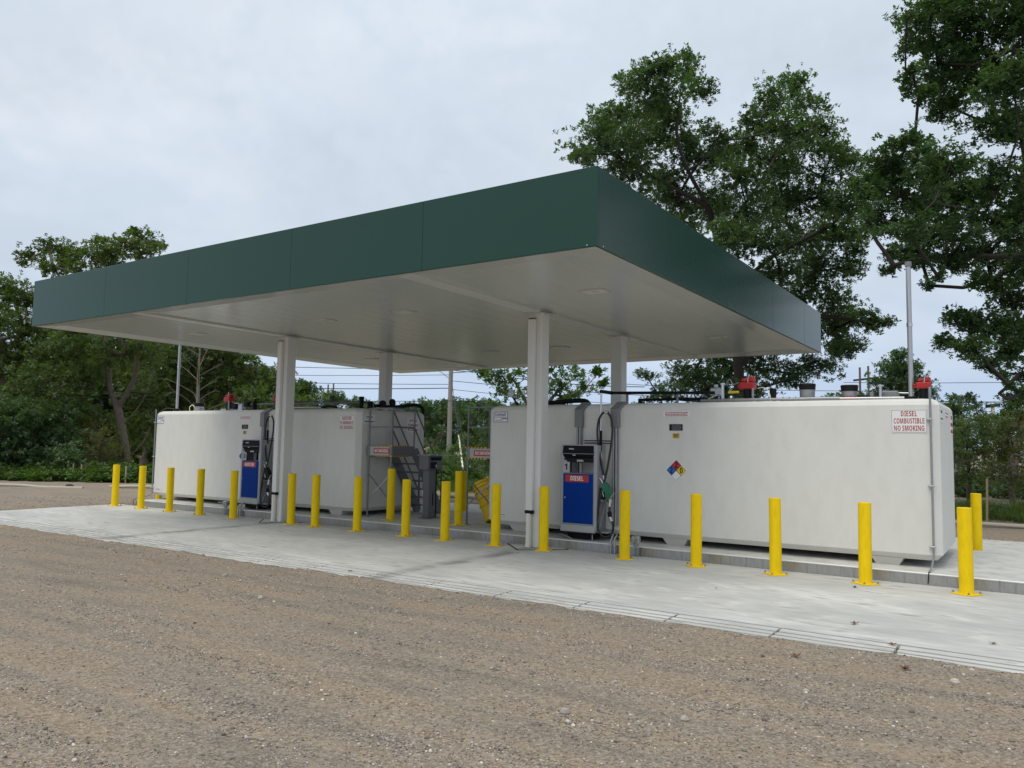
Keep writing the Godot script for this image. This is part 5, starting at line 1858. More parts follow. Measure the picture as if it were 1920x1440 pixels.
func plants():
	oak_sprigs = sprig_mesh(12, 0.155, 0.080, 0.12, 4)
	small_sprigs = sprig_mesh(14, 0.085, 0.05, 0.0, 5)
	tree("oak_tree", "tall oak behind the canopy's right end, its spreading crown against the sky", "tree", Vector3(-8.47, 0, -26.89), S_A, L_A, {"seed": 1, "trunk": 0.20, "density": 74.0, "thin": 0.10, "leaf": "leaf_oak_pale", "bark": "bark_dark", "size": 0.68})
	tree("oak_tree", "dark oak at the right edge, limbs reaching in from outside the photo", "tree", Vector3(1.63, 0, -25.18), S_B, L_B, {"seed": 2, "trunk": 0.15, "density": 84.0, "thin": 0.04, "leaf": "leaf_oak", "bark": "bark_dark", "size": 0.68})
	var beyond: Node3D = get_node("oak_tree2") if has_node("oak_tree2") else get_child(get_child_count() - 1)
	beyond = beyond.duplicate()
	beyond.name = "oak_tree_002"
	add_child(beyond)
	beyond.position = Vector3(9.5, 0, -22.0)
	beyond.rotation.y = 2.6
	beyond.set_meta("label", "dark oak standing wholly beyond the right edge, next to the overhanging one")
	tree("forked_tree", "tall grey-barked forked tree at left, crown rising above the canopy's left end", "tree", Vector3(-35.70, 0, -20.83), S_C, L_C, {"seed": 3, "trunk": 0.19, "density": 56.0, "leaf": "leaf_olive", "bark": "bark", "size": 0.95, "tip": 0.03})
	var wood := "trees and bushes at the left edge of the wood"
	tree("broadleaf_tree", "dense green tree at the far left edge, rising to the canopy's left corner", "tree", Vector3(-47.96, 0, -21.11), S_D1, L_D1, {"seed": 4, "trunk": 0.3, "density": 60.0, "size": 1.05, "leaf": "leaf_olive", "group": wood})
	tree("broadleaf_tree", "lighter olive tree before the wood, left of the forked grey trunk", "tree", Vector3(-40.00, 0, -19.78), S_D2, L_D2, {"seed": 5, "trunk": 0.16, "density": 52.0, "size": 0.9, "leaf": "leaf_olive", "bark": "bark_pale", "group": wood})
	tree("shrub", "dark spreading shrub mass at the lower left edge above the weeds", "shrub", Vector3(-36.67, 0, -16.57), S_D3, L_D3, {"seed": 6, "trunk": 0.14, "density": 60.0, "size": 0.9, "leaf": "leaf_oak_pale", "bark": "bark_dark", "group": wood})
	tree("shrub", "brownish thin-leaved shrub beside the forked grey trunk", "shrub", Vector3(-35.76, 0, -19.58), S_D4, L_D4, {"seed": 7, "trunk": 0.1, "density": 42.0, "size": 0.85, "leaf": "leaf_brown", "sprig": small_sprigs, "group": wood})
	tree("broadleaf_tree", "green tree behind the forked grey trunk, left of the gasoline tank", "tree", Vector3(-44.55, 0, -26.99), S_D5, L_D5, {"seed": 8, "trunk": 0.25, "density": 55.0, "size": 1.1, "leaf": "leaf_olive", "group": wood})
	tree("broadleaf_tree", "broad green tree behind the gasoline tank and its vent pipe", "tree", Vector3(-43.70, 0, -31.17), S_D6, L_D6, {"seed": 9, "trunk": 0.3, "density": 55.0, "size": 1.15, "leaf": "leaf_olive", "group": wood})
	tree("dead_topped_tree", "small tree with orange-brown dying leaves left of the far column", "tree", Vector3(-45.63, 0, -35.91), S_D7, L_D7, {"seed": 10, "trunk": 0.15, "density": 55.0, "size": 1.2, "leaf": "leaf_orange"})
	tree("maple_tree", "slender maple behind the near column, open crown under the canopy edge", "tree", Vector3(-17.58, 0, -28.06), S_F, L_F, {"seed": 11, "trunk": 0.15, "density": 34.0, "size": 1.15, "leaf": "leaf_maple", "bark": "bark_pale", "tip": 0.018})
	tree("shrub", "olive-green bush right of the diesel tank, nearer its corner", "shrub", Vector3(-1.94, 0, -32.44), S_G1, L_G1, {"seed": 12, "trunk": 0.09, "density": 60.0, "size": 0.9, "leaf": "leaf_olive", "sprig": small_sprigs, "bark": "bark"})
	tree("shrub", "olive-brown bush at the right edge behind the rear bollard", "shrub", Vector3(-0.64, 0, -32.10), S_G2, L_G2, {"seed": 13, "trunk": 0.09, "density": 60.0, "size": 0.9, "leaf": "leaf_brown", "sprig": small_sprigs, "bark": "bark"})
	tree("conifer_tree", "dark tiered evergreen behind the diesel tank's vent pipe", "tree", Vector3(-8.42, 0, -66.68), S_H1, L_H1, {"seed": 14, "trunk": 0.25, "density": 75.0, "size": 1.1, "leaf": "leaf_oak", "flat": 0.5, "bark": "bark_dark"})
	tree("feathery_tree", "feathery tree beyond the right corner of the diesel tank", "tree", Vector3(-3.73, 0, -55.34), S_H2, L_H2, {"seed": 15, "trunk": 0.2, "density": 50.0, "size": 1.1, "leaf": "leaf_oak", "flat": 0.5})
	tree("broadleaf_tree", "dark round tree at the right edge beyond the olive bushes", "tree", Vector3(-0.94, 0, -53.58), S_H3, L_H3, {"seed": 16, "trunk": 0.25, "density": 55.0, "size": 1.3, "leaf": "leaf_oak"})
	tree("thicket", "dark thicket of trees behind the gap between the two tanks", "trees", Vector3(-45.25, 0, -54.23), S_I1, L_I1, {"seed": 17, "trunk": 0.25, "density": 55.0, "size": 2.0, "leaf": "leaf_oak"})
	tree("bramble", "pale green bramble at the foot of the utility pole", "shrub", Vector3(-20.69, 0, -24.79), S_I2, L_I2, {"seed": 18, "trunk": 0.05, "density": 55.0, "size": 0.8, "leaf": "leaf_maple", "sprig": small_sprigs, "bark": "bark_pale", "tip": 0.012})
	bare_tree()
	far_wood()
	verges()

func bare_tree():
	var b := Vector3(-29.4, 0, -20.1)
	var t := thing("bare_tree", "bare pale dead tree with curving branches behind the gasoline tank's top left", "tree", b)
	var r := RandomNumberGenerator.new()
	r.seed = 77
	var st := mb()
	tube(st, [b, b + Vector3(0.05, 3.2, 0.0), b + Vector3(0.12, 4.6, 0.1), b + Vector3(0.25, 6.1, 0.15)], 0.11, 0.02, 8)
	obj("trunk", st, M.bark_pale, t)
	for k in 15:
		var y := 2.3 + 3.0 * k / 14.0
		var a := k * 2.4 + 0.3
		var l := r.randf_range(1.2, 2.6) * (1.0 - 0.3 * k / 14.0)
		var d := Vector3(cos(a), 0, sin(a))
		var s := b + Vector3(0.06, y, 0.02)
		var pts := curve_pts([s, s + d * l * 0.35 + Vector3.UP * l * 0.22, s + d * l * 0.75 + Vector3.UP * l * (0.28 + 0.02 * k), s + d * l + Vector3.UP * l * (0.12 + 0.045 * k)], 4)
		st = mb()
		tube(st, pts, 0.026, 0.006, 6)
		for q in 2:
			var p0: Vector3 = pts[5 + 3 * q]
			var e := Vector3(r.randf() - 0.5, r.randf_range(0.1, 0.6), r.randf() - 0.5).normalized() * l * 0.3
			tube(st, [p0, p0 + e * 0.5 + d * 0.1, p0 + e + d * 0.2], 0.009, 0.004, 4)
		obj("branch", st, M.bark, t)

func far_wood():
	# three model trees, then copies along the far edge of the wood
	var models := []
	for v in 3:
		var r := RandomNumberGenerator.new()
		r.seed = 200 + v
		var masses := []
		for k in 26:
			var y := r.randf_range(0.12, 0.92)
			var wdt := 0.34 * sqrt(maxf(sin(PI * pow(y, 0.8)), 0.05)) * 10.0
			var a := r.randf() * TAU
			var q := sqrt(r.randf())
			masses.append_array([cos(a) * wdt * q, y * 10.0, sin(a) * wdt * q, r.randf_range(0.9, 1.5)])
		var t := tree("wood_tree", "", "tree", Vector3.ZERO, [[Vector3(0.1, 3, 0), Vector3(0, 6, 0.2), Vector3(0, 9, 0)]], masses, {"seed": 300 + v, "trunk": 0.25, "tip": 0.03, "density": 30.0, "size": 2.3, "leaf": ["leaf_oak_pale", "leaf_olive", "leaf_oak"][v], "group": "trees of the far wood"})
		models.append(t)
	var spots := FAR
	var sides := ["tree from the left in the low far wood over the gasoline tank", "treetop from the left in the far treeline between the two tanks", "treetop from the left in the far treeline above the diesel tank", "tree from the left in the tall wood behind the canopy's left end", "tree from the left in the wood beyond the right edge"]
	var ordinal := ["first", "second", "third", "fourth", "fifth", "sixth", "seventh", "eighth", "ninth", "tenth", "eleventh", "twelfth", "thirteenth", "fourteenth", "fifteenth", "sixteenth", "seventeenth", "eighteenth", "nineteenth", "twentieth", "twenty-first", "twenty-second", "twenty-third", "twenty-fourth", "twenty-fifth"]
	var region := func(i: int) -> int:
		var ang := rad_to_deg(atan2(-float(spots[i]), -float(spots[i + 1])))
		return 3 if ang > 53.0 else 0 if ang > 42.0 else 1 if ang > 35.0 else 2 if ang > 2.0 else 4
	var used := [false, false, false]
	for i in range(0, spots.size(), 3):
		var v := (i / 3 * 7 + i / 9) % 3
		var t: Node3D = models[v]
		if used[v]:
			t = models[v].duplicate()
			t.name = "wood_tree_%03d" % (i / 3 + 5)
			add_child(t)
		used[v] = true
		var top: float = spots[i + 2]
		t.position = Vector3(spots[i], 0, spots[i + 1])
		t.rotation.y = i * 0.77
		var s := top / 10.4
		t.scale = Vector3(s * 1.15, s, s * 1.15)
		var rank := 0
		for k in range(0, spots.size(), 3):
			if region.call(k) == region.call(i) and atan2(-float(spots[k]), -float(spots[k + 1])) > atan2(-float(spots[i]), -float(spots[i + 1])):
				rank += 1
		t.set_meta("label", "%s %s" % [ordinal[rank], sides[region.call(i)]])

func verges():
	# weeds and grass: countless stems, one scatter for each verge
	var blade := mb()
	var r := RandomNumberGenerator.new()
	r.seed = 91
	for k in 9:
		var a := r.randf() * TAU
		var d := Vector3(cos(a), 0, sin(a))
		var s := Vector3(-d.z, 0, d.x) * 0.008
		var b0 := d * 0.04 * r.randf()
		var h := r.randf_range(0.6, 1.0)
		var m := b0 + Vector3.UP * h * 0.6 + d * 0.08
		var tip := b0 + Vector3.UP * h * 0.85 + d * r.randf_range(0.2, 0.45)
		quad(blade, b0 - s, b0 + s, m + s, m - s, d)
		tri(blade, m - s, m + s, tip, oriented(m - s, m + s, tip, d))
	var grass: ArrayMesh = blade.commit()
	for zone in [
		["weed_verge", Vector2(-38, -12.2), Vector2(-18, -24.5), 3.2, 5200, 0.62, true],
		["grass_verge", Vector2(-4.5, -23.2), Vector2(7, -24.6), 2.2, 4200, 0.62, false],
		["grass_verge", Vector2(-19, -22.5), Vector2(-4, -23.0), 1.8, 2600, 0.55, false],
		["undergrowth", Vector2(-60, -22), Vector2(-24, -40), 9.0, 4200, 1.0, true],
		["undergrowth", Vector2(-26, -34), Vector2(14, -36), 8.0, 3600, 0.9, true]]:
		var a: Vector2 = zone[1]
		var b: Vector2 = zone[2]
		var n := (b - a).orthogonal().normalized()
		if n.y > 0.0:
			n = -n
		var places := []
		var tints := []
		var p2 := []
		var t2 := []
		for i in int(zone[4]):
			var f := r.randf()
			var w := pow(r.randf(), 0.8)
			var edge := 0.55 * noise.get_noise_1d(f * 34.0) + 0.3 * noise.get_noise_1d(f * 120.0)
			var q: Vector2 = a.lerp(b, f) + n * (w * float(zone[3]) + edge)
			var hgt: float = float(zone[5]) * r.randf_range(0.45, 1.15) * (0.55 + 0.6 * w)
			var bs := Basis(Vector3.UP, r.randf() * TAU) * Basis(Vector3.RIGHT, r.randf_range(-0.3, 0.3))
			var v := r.randf_range(0.65, 1.3)
			var hue := r.randf_range(-0.1, 0.25)
			var col := Color(v * (1.0 + hue), v, v * (0.9 - hue * 0.5))
			places.append(Transform3D(bs.scaled(Vector3(hgt * 1.3, hgt, hgt * 1.3)), Vector3(q.x, -0.02, q.y)))
			tints.append(col)
			if zone[6]:
				for k in 3:
					var s := r.randf_range(0.6, 1.3)
					p2.append(Transform3D(Basis.from_euler(Vector3(r.randf() - 0.5, r.randf() * TAU, r.randf() - 0.5)).scaled(Vector3.ONE * s), Vector3(q.x + r.randfn() * 0.15, hgt * r.randf_range(0.2, 0.95), q.y + r.randfn() * 0.15)))
					t2.append(col * r.randf_range(0.8, 1.2))
		var mm := MultiMesh.new()
		mm.transform_format = MultiMesh.TRANSFORM_3D
		mm.use_colors = true
		mm.mesh = grass.duplicate()
		scatter(zone[0], mm, places, tints, M.weed, self)
		if zone[6]:
			var m2 := MultiMesh.new()
			m2.transform_format = MultiMesh.TRANSFORM_3D
			m2.use_colors = true
			m2.mesh = oak_sprigs.duplicate()
			scatter("weed_leaves", m2, p2, t2, M.leaf_maple if zone[0] == "weed_verge" else M.leaf_oak, self)


# leaf masses (x, y, z, radius) and limb lines of the trees, in metres
var L_A := [-11.59, 11.81, -22.18, 0.87, -12.66, 11.93, -23.43, 0.6, -11.34, 11.5, -23.04, 0.8, -12.22, 13.23, -23.97, 0.6, -11.8, 13.77, -24.37, 0.53, -10.2, 13.12, -22.01, 0.71, -9.46, 13.58, -22.19, 0.57, -10.22, 15.76, -26.7, 0.67, -9.23, 14.7, -23.78, 0.25, -9.55, 13.11, -23.06, 0.86, -12.18, 14.57, -27.05, 0.93, -9.16, 14.08, -25.04, 0.48, -11.74, 13.31, -26.56, 0.9, -10.08, 12.88, -24.57, 0.7, -10.09, 12.81, -26.1, 0.69, -7.91, 11.21, -22.92, 0.59, -9.65, 12.11, -26.51, 0.81, -9.65, 12.86, -28.87, 0.62, -11.11, 11.16, -24.47, 0.93, -11.19, 11.5, -26.54, 0.89, -10.53, 10.76, -26.44, 0.78, -6.32, 12.65, -23.66, 0.56, -6.99, 15, -28.68, 0.67, -6.36, 13.87, -27.94, 0.62, -7.1, 12.45, -24.94, 0.63, -5.79, 11.34, -23.39, 0.8, -6.52, 13.87, -30.33, 0.77, -7.79, 12.14, -26.1, 0.62, -7.85, 12.42, -28.56, 0.99, -7.17, 12.7, -30.52, 1.13, -5.82, 12.56, -29.6, 0.82, -5.46, 12.79, -31.5, 0.7, -7.92, 10.84, -25.3, 0.82, -9.97, 10.96, -28.25, 1.01, -7.85, 9.91, -25.95, 1, -7.9, 11.47, -30.97, 1.22, -6.52, 11.48, -31.05, 1.13, -4.37, 9.51, -25.27, 0.74, -7.61, 8.08, -22.96, 0.84, -6.87, 8.21, -24.33, 0.9, -7.46, 10.06, -31.61, 1.1, -5.47, 9.05, -27.6, 0.83, -5, 9.56, -29.61, 0.69, -6.63, 7.45, -25.55, 0.76, -6.08, 7.91, -27.99, 0.85, -5.05, 7.89, -27.57, 0.61, -4.6, 8.38, -27.56, 0.42, -6.72, 7.38, -28.37, 0.76, -5.77, 7.1, -28.95, 0.87, -5.51, 6.68, -31.43, 0.73, -5.92, 6.06, -29.63, 0.81, -4.8, 6.45, -31.57, 0.56, -4.34, 6.46, -31.19, 0.31, -5.91, 5.49, -31.43, 0.73, -6.3, 4.68, -29.18, 0.61, -9.02, 4.15, -24.01, 0.72, -9.51, 4.77, -28.65, 0.92, -8.7, 4.85, -29.97, 0.94, -7.53, 4.61, -30.03, 0.76, -10.42, 3.94, -25.78, 0.63, -10.99, 3.58, -25.86, 0.45, -8.76, 3.68, -24.79, 0.7, -8.71, 3.94, -28.61, 0.75, -11.19, 4.24, -25.23, 0.34, -8.95, 7.58, -23.83, 0.86, -7.67, 6.23, -22.65, 0.88, -8.61, 6.67, -29.7, 1.12, -11.4, 10.68, -29.2, 0.85, -9.18, 6.29, -22.2, 0.65, -10.29, 6.14, -27.95, 0.9, -6.73, 5.76, -26.9, 0.81]
var S_A := [[Vector3(-8.39, 4.54, -26.69), Vector3(-8.68, 6.92, -26.28), Vector3(-8.88, 8.94, -25.95), Vector3(-8.98, 9.97, -25.18), Vector3(-9.30, 10.96, -24.28), Vector3(-9.58, 12.19, -23.97), Vector3(-9.44, 13.43, -23.95)], [Vector3(-8.88, 8.94, -25.95), Vector3(-7.82, 10.97, -27.07), Vector3(-7.11, 12.87, -27.97), Vector3(-6.91, 14.21, -27.97)], [Vector3(-8.68, 6.92, -26.28), Vector3(-7.01, 8.17, -26.06), Vector3(-5.36, 9.27, -27.07), Vector3(-4.59, 10.17, -27.49)], [Vector3(-8.39, 4.54, -26.69), Vector3(-6.89, 6.22, -27.54), Vector3(-5.04, 6.26, -28.76), Vector3(-4.28, 6.06, -29.29)], [Vector3(-8.98, 9.97, -25.18), Vector3(-10.24, 10.76, -24.27), Vector3(-11.79, 11.82, -23.74)]]
var L_B := [-1.98, 13.41, -22.53, 0.64, -1.33, 13.55, -23.84, 0.95, -0.49, 13.47, -24.84, 1.12, -2.49, 13.43, -24.61, 0.43, -1.86, 12.42, -23.7, 0.81, -1.07, 12.59, -25.71, 1.01, -0.13, 9.7, -19.56, 0.69, -2.16, 10.71, -21.56, 0.38, -1.76, 11.89, -25.57, 0.66, -0.78, 10.69, -23.97, 0.69, -0.05, 11.12, -26.49, 0.62, -2.11, 11.69, -19.14, 0.17, -2.26, 11.29, -21.47, 0.3, -2.37, 8.56, -19.83, 0.57, -3.1, 9.09, -21.7, 0.42, -2.31, 9.39, -22.46, 0.7, -1.31, 7.84, -18.59, 0.59, -2.9, 7.85, -19.34, 0.4, -2.42, 7.76, -20.12, 0.66, -2.22, 9.04, -25.42, 0.88, -1.24, 9.03, -24.84, 0.72, -0.39, 7.87, -20.41, 0.53, -0.11, 8.82, -25.86, 0.68, -2.17, 8.75, -19.09, 0.31, -3.54, 7.94, -22.09, 0.34, -2.69, 6.95, -18.84, 0.38, -2.1, 6.47, -18.19, 0.45, -2.09, 8.02, -25.21, 0.71, -0.95, 6.88, -20.56, 0.59, -0.23, 6.91, -21.09, 0.62, -3.2, 7.51, -25.3, 0.35, -2.59, 7.54, -24.88, 0.55, -1.52, 6.4, -20.92, 0.53, -0.98, 7.58, -26.74, 0.76, -0.17, 6.59, -23.86, 0.58, -3.09, 6.68, -22.99, 0.23, -1.7, 5.77, -20.21, 0.17, -2.4, 6.63, -25.58, 0.19, -0.92, 6.38, -24.61, 0.49, -0.42, 6.32, -27.13, 0.69, -0.18, 5.44, -26.68, 0.62, -1.45, 4.89, -21.28, 0.36, -1.07, 4.96, -22.01, 0.44, -0.5, 4.61, -20.93, 0.51, -1.64, 4.25, -20.13, 0.27, -1.08, 4.09, -19.91, 0.4, -0.54, 4.15, -22.06, 0.46, -0.23, 3.86, -24.48, 0.31, -0.39, 3.25, -20.3, 0.14, -0.68, 3.9, -24.72, 0.17, -0.88, 3.82, -22.16, 0.21, -0.2, 3.18, -22.58, 0.18, 1.11, 12.98, -26.11, 1.35, 1.51, 9.91, -24.2, 1.22, 0.76, 8.41, -22.48, 1.02, 2.02, 7.89, -24.74, 1.22, 0.8, 7.16, -25.78, 1.02, 1.31, 5.19, -21.36, 0.83, 0.65, 5.05, -27.72, 0.94, 2.34, 10.08, -21.71, 1.19, 3.43, 9.85, -27.34, 1.46, 1.15, 14.29, -25.94, 1.34, 0.45, 12.69, -20.54, 0.96, -0.68, 14.91, -24.21, 1.17, 2.17, 14.14, -23.77, 1.33]
var S_B := [[Vector3(1.68, 3.84, -25.04), Vector3(1.63, 5.74, -24.82), Vector3(1.45, 7.51, -24.54), Vector3(1.03, 8.86, -24.13), Vector3(0.52, 10.62, -23.62), Vector3(-0.12, 12.10, -23.06)], [Vector3(1.45, 7.51, -24.54), Vector3(-0.03, 7.20, -22.97), Vector3(-0.90, 7.72, -22.34), Vector3(-1.95, 7.80, -21.03)], [Vector3(1.63, 5.74, -24.82), Vector3(0.34, 5.13, -22.82), Vector3(-0.52, 4.65, -21.69), Vector3(-1.36, 4.63, -21.13)], [Vector3(1.44, 7.24, -24.56), Vector3(-0.27, 6.67, -22.87), Vector3(-1.45, 6.54, -21.49), Vector3(-2.43, 6.37, -20.85)]]
var L_C := [-38.42, 10.07, -17.28, 0.5, -36.76, 10.27, -17.22, 0.63, -38.57, 10.65, -19.06, 0.83, -36.05, 9.32, -17.12, 0.62, -37.08, 10.39, -19.32, 0.81, -35.41, 10.43, -19.24, 0.79, -34.63, 8.98, -17.69, 0.56, -36.02, 9.82, -19.87, 0.61, -33.01, 10.37, -18.74, 0.66, -34.27, 10.94, -20.49, 0.7, -32.73, 9.89, -19.22, 0.71, -32.4, 10.32, -19.94, 0.31, -39.24, 9.92, -17.31, 0.25, -39.67, 10.23, -19.59, 0.58, -34.39, 10.58, -18.3, 0.33, -33.76, 11.02, -19.52, 0.34, -38.74, 8.95, -18.95, 0.77, -39.39, 9.35, -20.83, 0.95, -35.9, 9.2, -20.5, 0.9, -33.93, 9.28, -20.64, 0.75, -39.98, 7.69, -20.43, 1.08, -33.47, 7.43, -18.69, 0.94, -36.33, 8.17, -21.91, 1.06, -36.79, 5.95, -18.63, 0.86, -34.99, 5.66, -19.16, 0.85, -33.9, 5.7, -20.04, 0.85]
var S_C := [[Vector3(-35.76, 0.80, -20.85), Vector3(-35.93, 2.31, -20.59), Vector3(-36.07, 3.19, -20.42), Vector3(-36.35, 4.31, -20.12), Vector3(-36.40, 6.33, -19.90), Vector3(-36.55, 8.34, -19.61), Vector3(-36.93, 9.84, -19.22)], [Vector3(-36.07, 3.19, -20.42), Vector3(-35.40, 4.46, -20.74), Vector3(-35.10, 6.35, -20.77), Vector3(-35.06, 8.87, -20.55), Vector3(-34.98, 10.38, -20.47)], [Vector3(-35.93, 2.31, -20.59), Vector3(-35.27, 3.20, -20.95), Vector3(-34.89, 3.97, -21.13), Vector3(-34.54, 5.11, -21.25)], [Vector3(-35.72, 0.80, -20.88), Vector3(-35.11, 1.57, -21.21), Vector3(-34.79, 2.33, -21.35)]]
var L_D1 := [-47.47, 9.8, -20.23, 1.13, -47.37, 9.53, -21.23, 1.03, -51.9, 8.79, -21.78, 1.78, -46.62, 7.68, -21.08, 1.34, -48.14, 5.91, -20.62, 1.66, -47.24, 5.99, -21.9, 1.37, -47.35, 9.09, -18.25, 1.72, -50.14, 7.07, -19.21, 2.11, -48.54, 4.16, -21.46, 1.68, -51.85, 4.16, -20.34, 1.87]
var S_D1 := [[Vector3(-47.98, 0.51, -21.16), Vector3(-48.08, 3.85, -20.78), Vector3(-48.18, 7.18, -20.40)]]
var L_D2 := [-40.05, 5.93, -19.15, 1.05, -40.03, 6.32, -20.27, 1.02, -40.92, 4.98, -20.02, 1.29, -36.73, 4.63, -19.17, 1.1, -38.23, 4.18, -17.55, 1.18, -38.99, 3.3, -19.41, 1.29, -37.6, 2.92, -19.86, 0.92, -42.53, 2.82, -19.63, 1.23, -39.09, 5.28, -21.18, 0.81]
var S_D2 := [[Vector3(-40.01, 0.71, -19.83), Vector3(-39.83, 2.60, -19.78), Vector3(-39.64, 4.50, -19.72)]]
var L_D3 := [-36.04, 2.73, -15.78, 1.24, -36.49, 2.45, -17.41, 1.23, -37.47, 1.37, -16.93, 1.3, -36.73, 1.39, -18.05, 1.16, -36.09, 1.49, -15.46, 1.12, -35.03, 0.61, -16.5, 0.95, -33.81, 0.75, -17.19, 0.81, -36.11, 0.59, -15.74, 1.01, -39.44, 2.16, -15.56, 1.42, -37.52, 0.79, -14.69, 1.35]
var S_D3 := [[Vector3(-36.69, 0.80, -16.61), Vector3(-36.75, 1.11, -16.54), Vector3(-36.81, 1.42, -16.47)]]
var L_D4 := [-34.6, 1.5, -18.95, 0.9, -36.48, 2.16, -19.63, 0.65, -35.72, 1, -20.14, 0.8, -37.6, 0.97, -19.85, 0.81, -35.26, 0.63, -19.24, 0.72]
var S_D4 := [[Vector3(-35.78, 0.81, -19.63), Vector3(-35.82, 1.03, -19.58), Vector3(-35.87, 1.25, -19.53)]]
var L_D5 := [-48.18, 6.25, -27.64, 1.53, -41.39, 6.51, -25.26, 1.36, -45.13, 5.19, -28.36, 1.53, -42.14, 4.1, -25.12, 1.39, -46.95, 3.09, -29.81, 1.6, -41.37, 2.27, -24.55, 1.36, -46.25, 1.19, -29.11, 1.43, -46.5, 0.85, -27.16, 1.38, -46.15, 0.02, -28.57, 1.21, -46.22, 4.65, -30.01, 1.38]
var S_D5 := [[Vector3(-44.57, 0.56, -27.05), Vector3(-44.39, 1.98, -27.04), Vector3(-44.20, 3.40, -27.03)]]
var L_D6 := [-44.22, 6.23, -29.17, 1.54, -43.41, 6.68, -30.68, 1.5, -41.59, 6.93, -31.31, 1.21, -43.51, 4.79, -30.47, 1.56, -41.7, 5.14, -31.29, 1.41, -46.06, 3.64, -30.73, 1.61, -41.51, 3.24, -30.27, 1.45, -41.8, 5.97, -33.17, 1.11, -38.39, 4.17, -30.15, 1.27, -43.83, 1.57, -29.72, 1.67, -41.7, 1.61, -31.27, 1.67, -43.91, 7.43, -27.99, 1.31, -41.41, 4.81, -34.21, 1.41, -42.78, 7.88, -29.6, 1.2, -44.37, 8.33, -32.5, 1.07]
var S_D6 := [[Vector3(-43.72, 0.57, -31.24), Vector3(-43.44, 2.91, -31.20), Vector3(-43.16, 5.26, -31.17)]]
var L_D7 := [-45.76, 6.67, -35.38, 0.6, -46.45, 6.15, -35.58, 0.53, -46.12, 6.37, -36.14, 0.46]
var S_D7 := [[Vector3(-45.65, 0.50, -35.98), Vector3(-45.68, 3.43, -35.69), Vector3(-45.71, 6.36, -35.39)]]
var L_F := [-18.13, 4.55, -26, 0.56, -19.59, 4.86, -26.9, 0.41, -17.8, 4.44, -26.76, 0.66, -17.02, 3.84, -26.51, 0.69, -18.62, 3.98, -27.11, 0.5, -16.55, 4.47, -28.46, 0.77, -15.85, 4.75, -28.82, 0.49, -16.26, 3.79, -28.51, 0.67, -15.15, 4.19, -28.23, 0.52, -16.3, 4.8, -27.16, 0.56, -15.3, 4.54, -30.1, 0.23, -14.93, 4.77, -28.75, 0.27, -17.94, 4.87, -28.55, 0.55, -16.65, 4.01, -30.05, 0.47, -18.26, 3.65, -29.55, 0.47]
var S_F := [[Vector3(-17.56, 2.54, -28.00), Vector3(-17.81, 3.66, -27.73), Vector3(-18.25, 4.55, -27.35), Vector3(-18.52, 4.99, -27.13)], [Vector3(-17.56, 2.54, -28.00), Vector3(-16.77, 3.91, -28.40), Vector3(-15.80, 4.82, -28.96)]]
var L_G1 := [-2.13, 2.51, -32.94, 0.66, -1.56, 2.72, -33.59, 0.67, -2.19, 1.73, -32.39, 0.69, -1.47, 1.74, -32.83, 0.77, -1.87, 0.98, -32.17, 0.64, -1.32, 0.95, -34.65, 0.68, -2.24, 0.79, -31.61, 0.49, -2.39, 2.09, -30.8, 0.44]
var S_G1 := [[Vector3(-1.95, 1.54, -32.48), Vector3(-1.93, 1.61, -32.49), Vector3(-1.90, 1.69, -32.50)]]
var L_G2 := [-0.74, 2.53, -33.54, 0.7, -0.17, 2.71, -33.08, 0.75, -0.83, 1.76, -33.07, 0.76, -0.12, 1.77, -34.23, 0.87, -0.58, 0.96, -31.32, 0.65, 0.02, 0.93, -33.18, 0.75, 0.54, 2.36, -34.44, 0.87, 0.83, 1.41, -34.47, 0.96]
var S_G2 := [[Vector3(-0.65, 1.57, -32.13), Vector3(-0.39, 1.68, -32.30), Vector3(-0.13, 1.79, -32.46)]]
var L_H1 := [-8.11, 8.91, -64.69, 0.8, -8.99, 8.25, -66.77, 1, -7.81, 8.25, -67.26, 0.99, -9.35, 7.12, -65.48, 1.06, -8.08, 7.14, -64.74, 1.2, -7.49, 7.17, -68.5, 1.09, -9.38, 6.13, -67.38, 1.26, -7.81, 5.94, -66.81, 1.31, -6.66, 6.37, -67.49, 0.82, -8.08, 8.04, -64.88, 1.04, -9.09, 4.79, -63.83, 1.03, -7.94, 4.68, -66.18, 1.14]
var S_H1 := [[Vector3(-8.45, 1.23, -66.76), Vector3(-8.35, 4.07, -66.55), Vector3(-8.26, 6.91, -66.35)]]
var L_H2 := [-4.23, 5.19, -57.2, 0.55, -3.26, 5.04, -53.4, 0.57, -3.49, 4.36, -52.47, 0.75, -3.13, 4.65, -58.41, 0.69, -4.23, 4.08, -53.08, 0.7, -2.38, 3.64, -54.1, 0.76, -3.47, 3.55, -56.28, 1, -4.59, 3.31, -53.9, 0.78, -2.42, 2.92, -57.86, 0.88]
var S_H2 := [[Vector3(-3.76, 1.39, -55.40), Vector3(-3.62, 2.74, -55.37), Vector3(-3.48, 4.09, -55.33)]]
var L_H3 := [-1.19, 4.17, -55.64, 0.83, -0.64, 4.93, -56.13, 0.77, 0.04, 5.3, -56.14, 1.09, -1.37, 3.09, -51.09, 0.83, -0.26, 3.64, -54.45, 1.12, 0.91, 4.55, -54.2, 1.53, 0.62, 3.03, -54.71, 1.54]
var S_H3 := [[Vector3(-0.96, 1.47, -53.64), Vector3(-0.61, 2.76, -53.75), Vector3(-0.27, 4.05, -53.86)]]
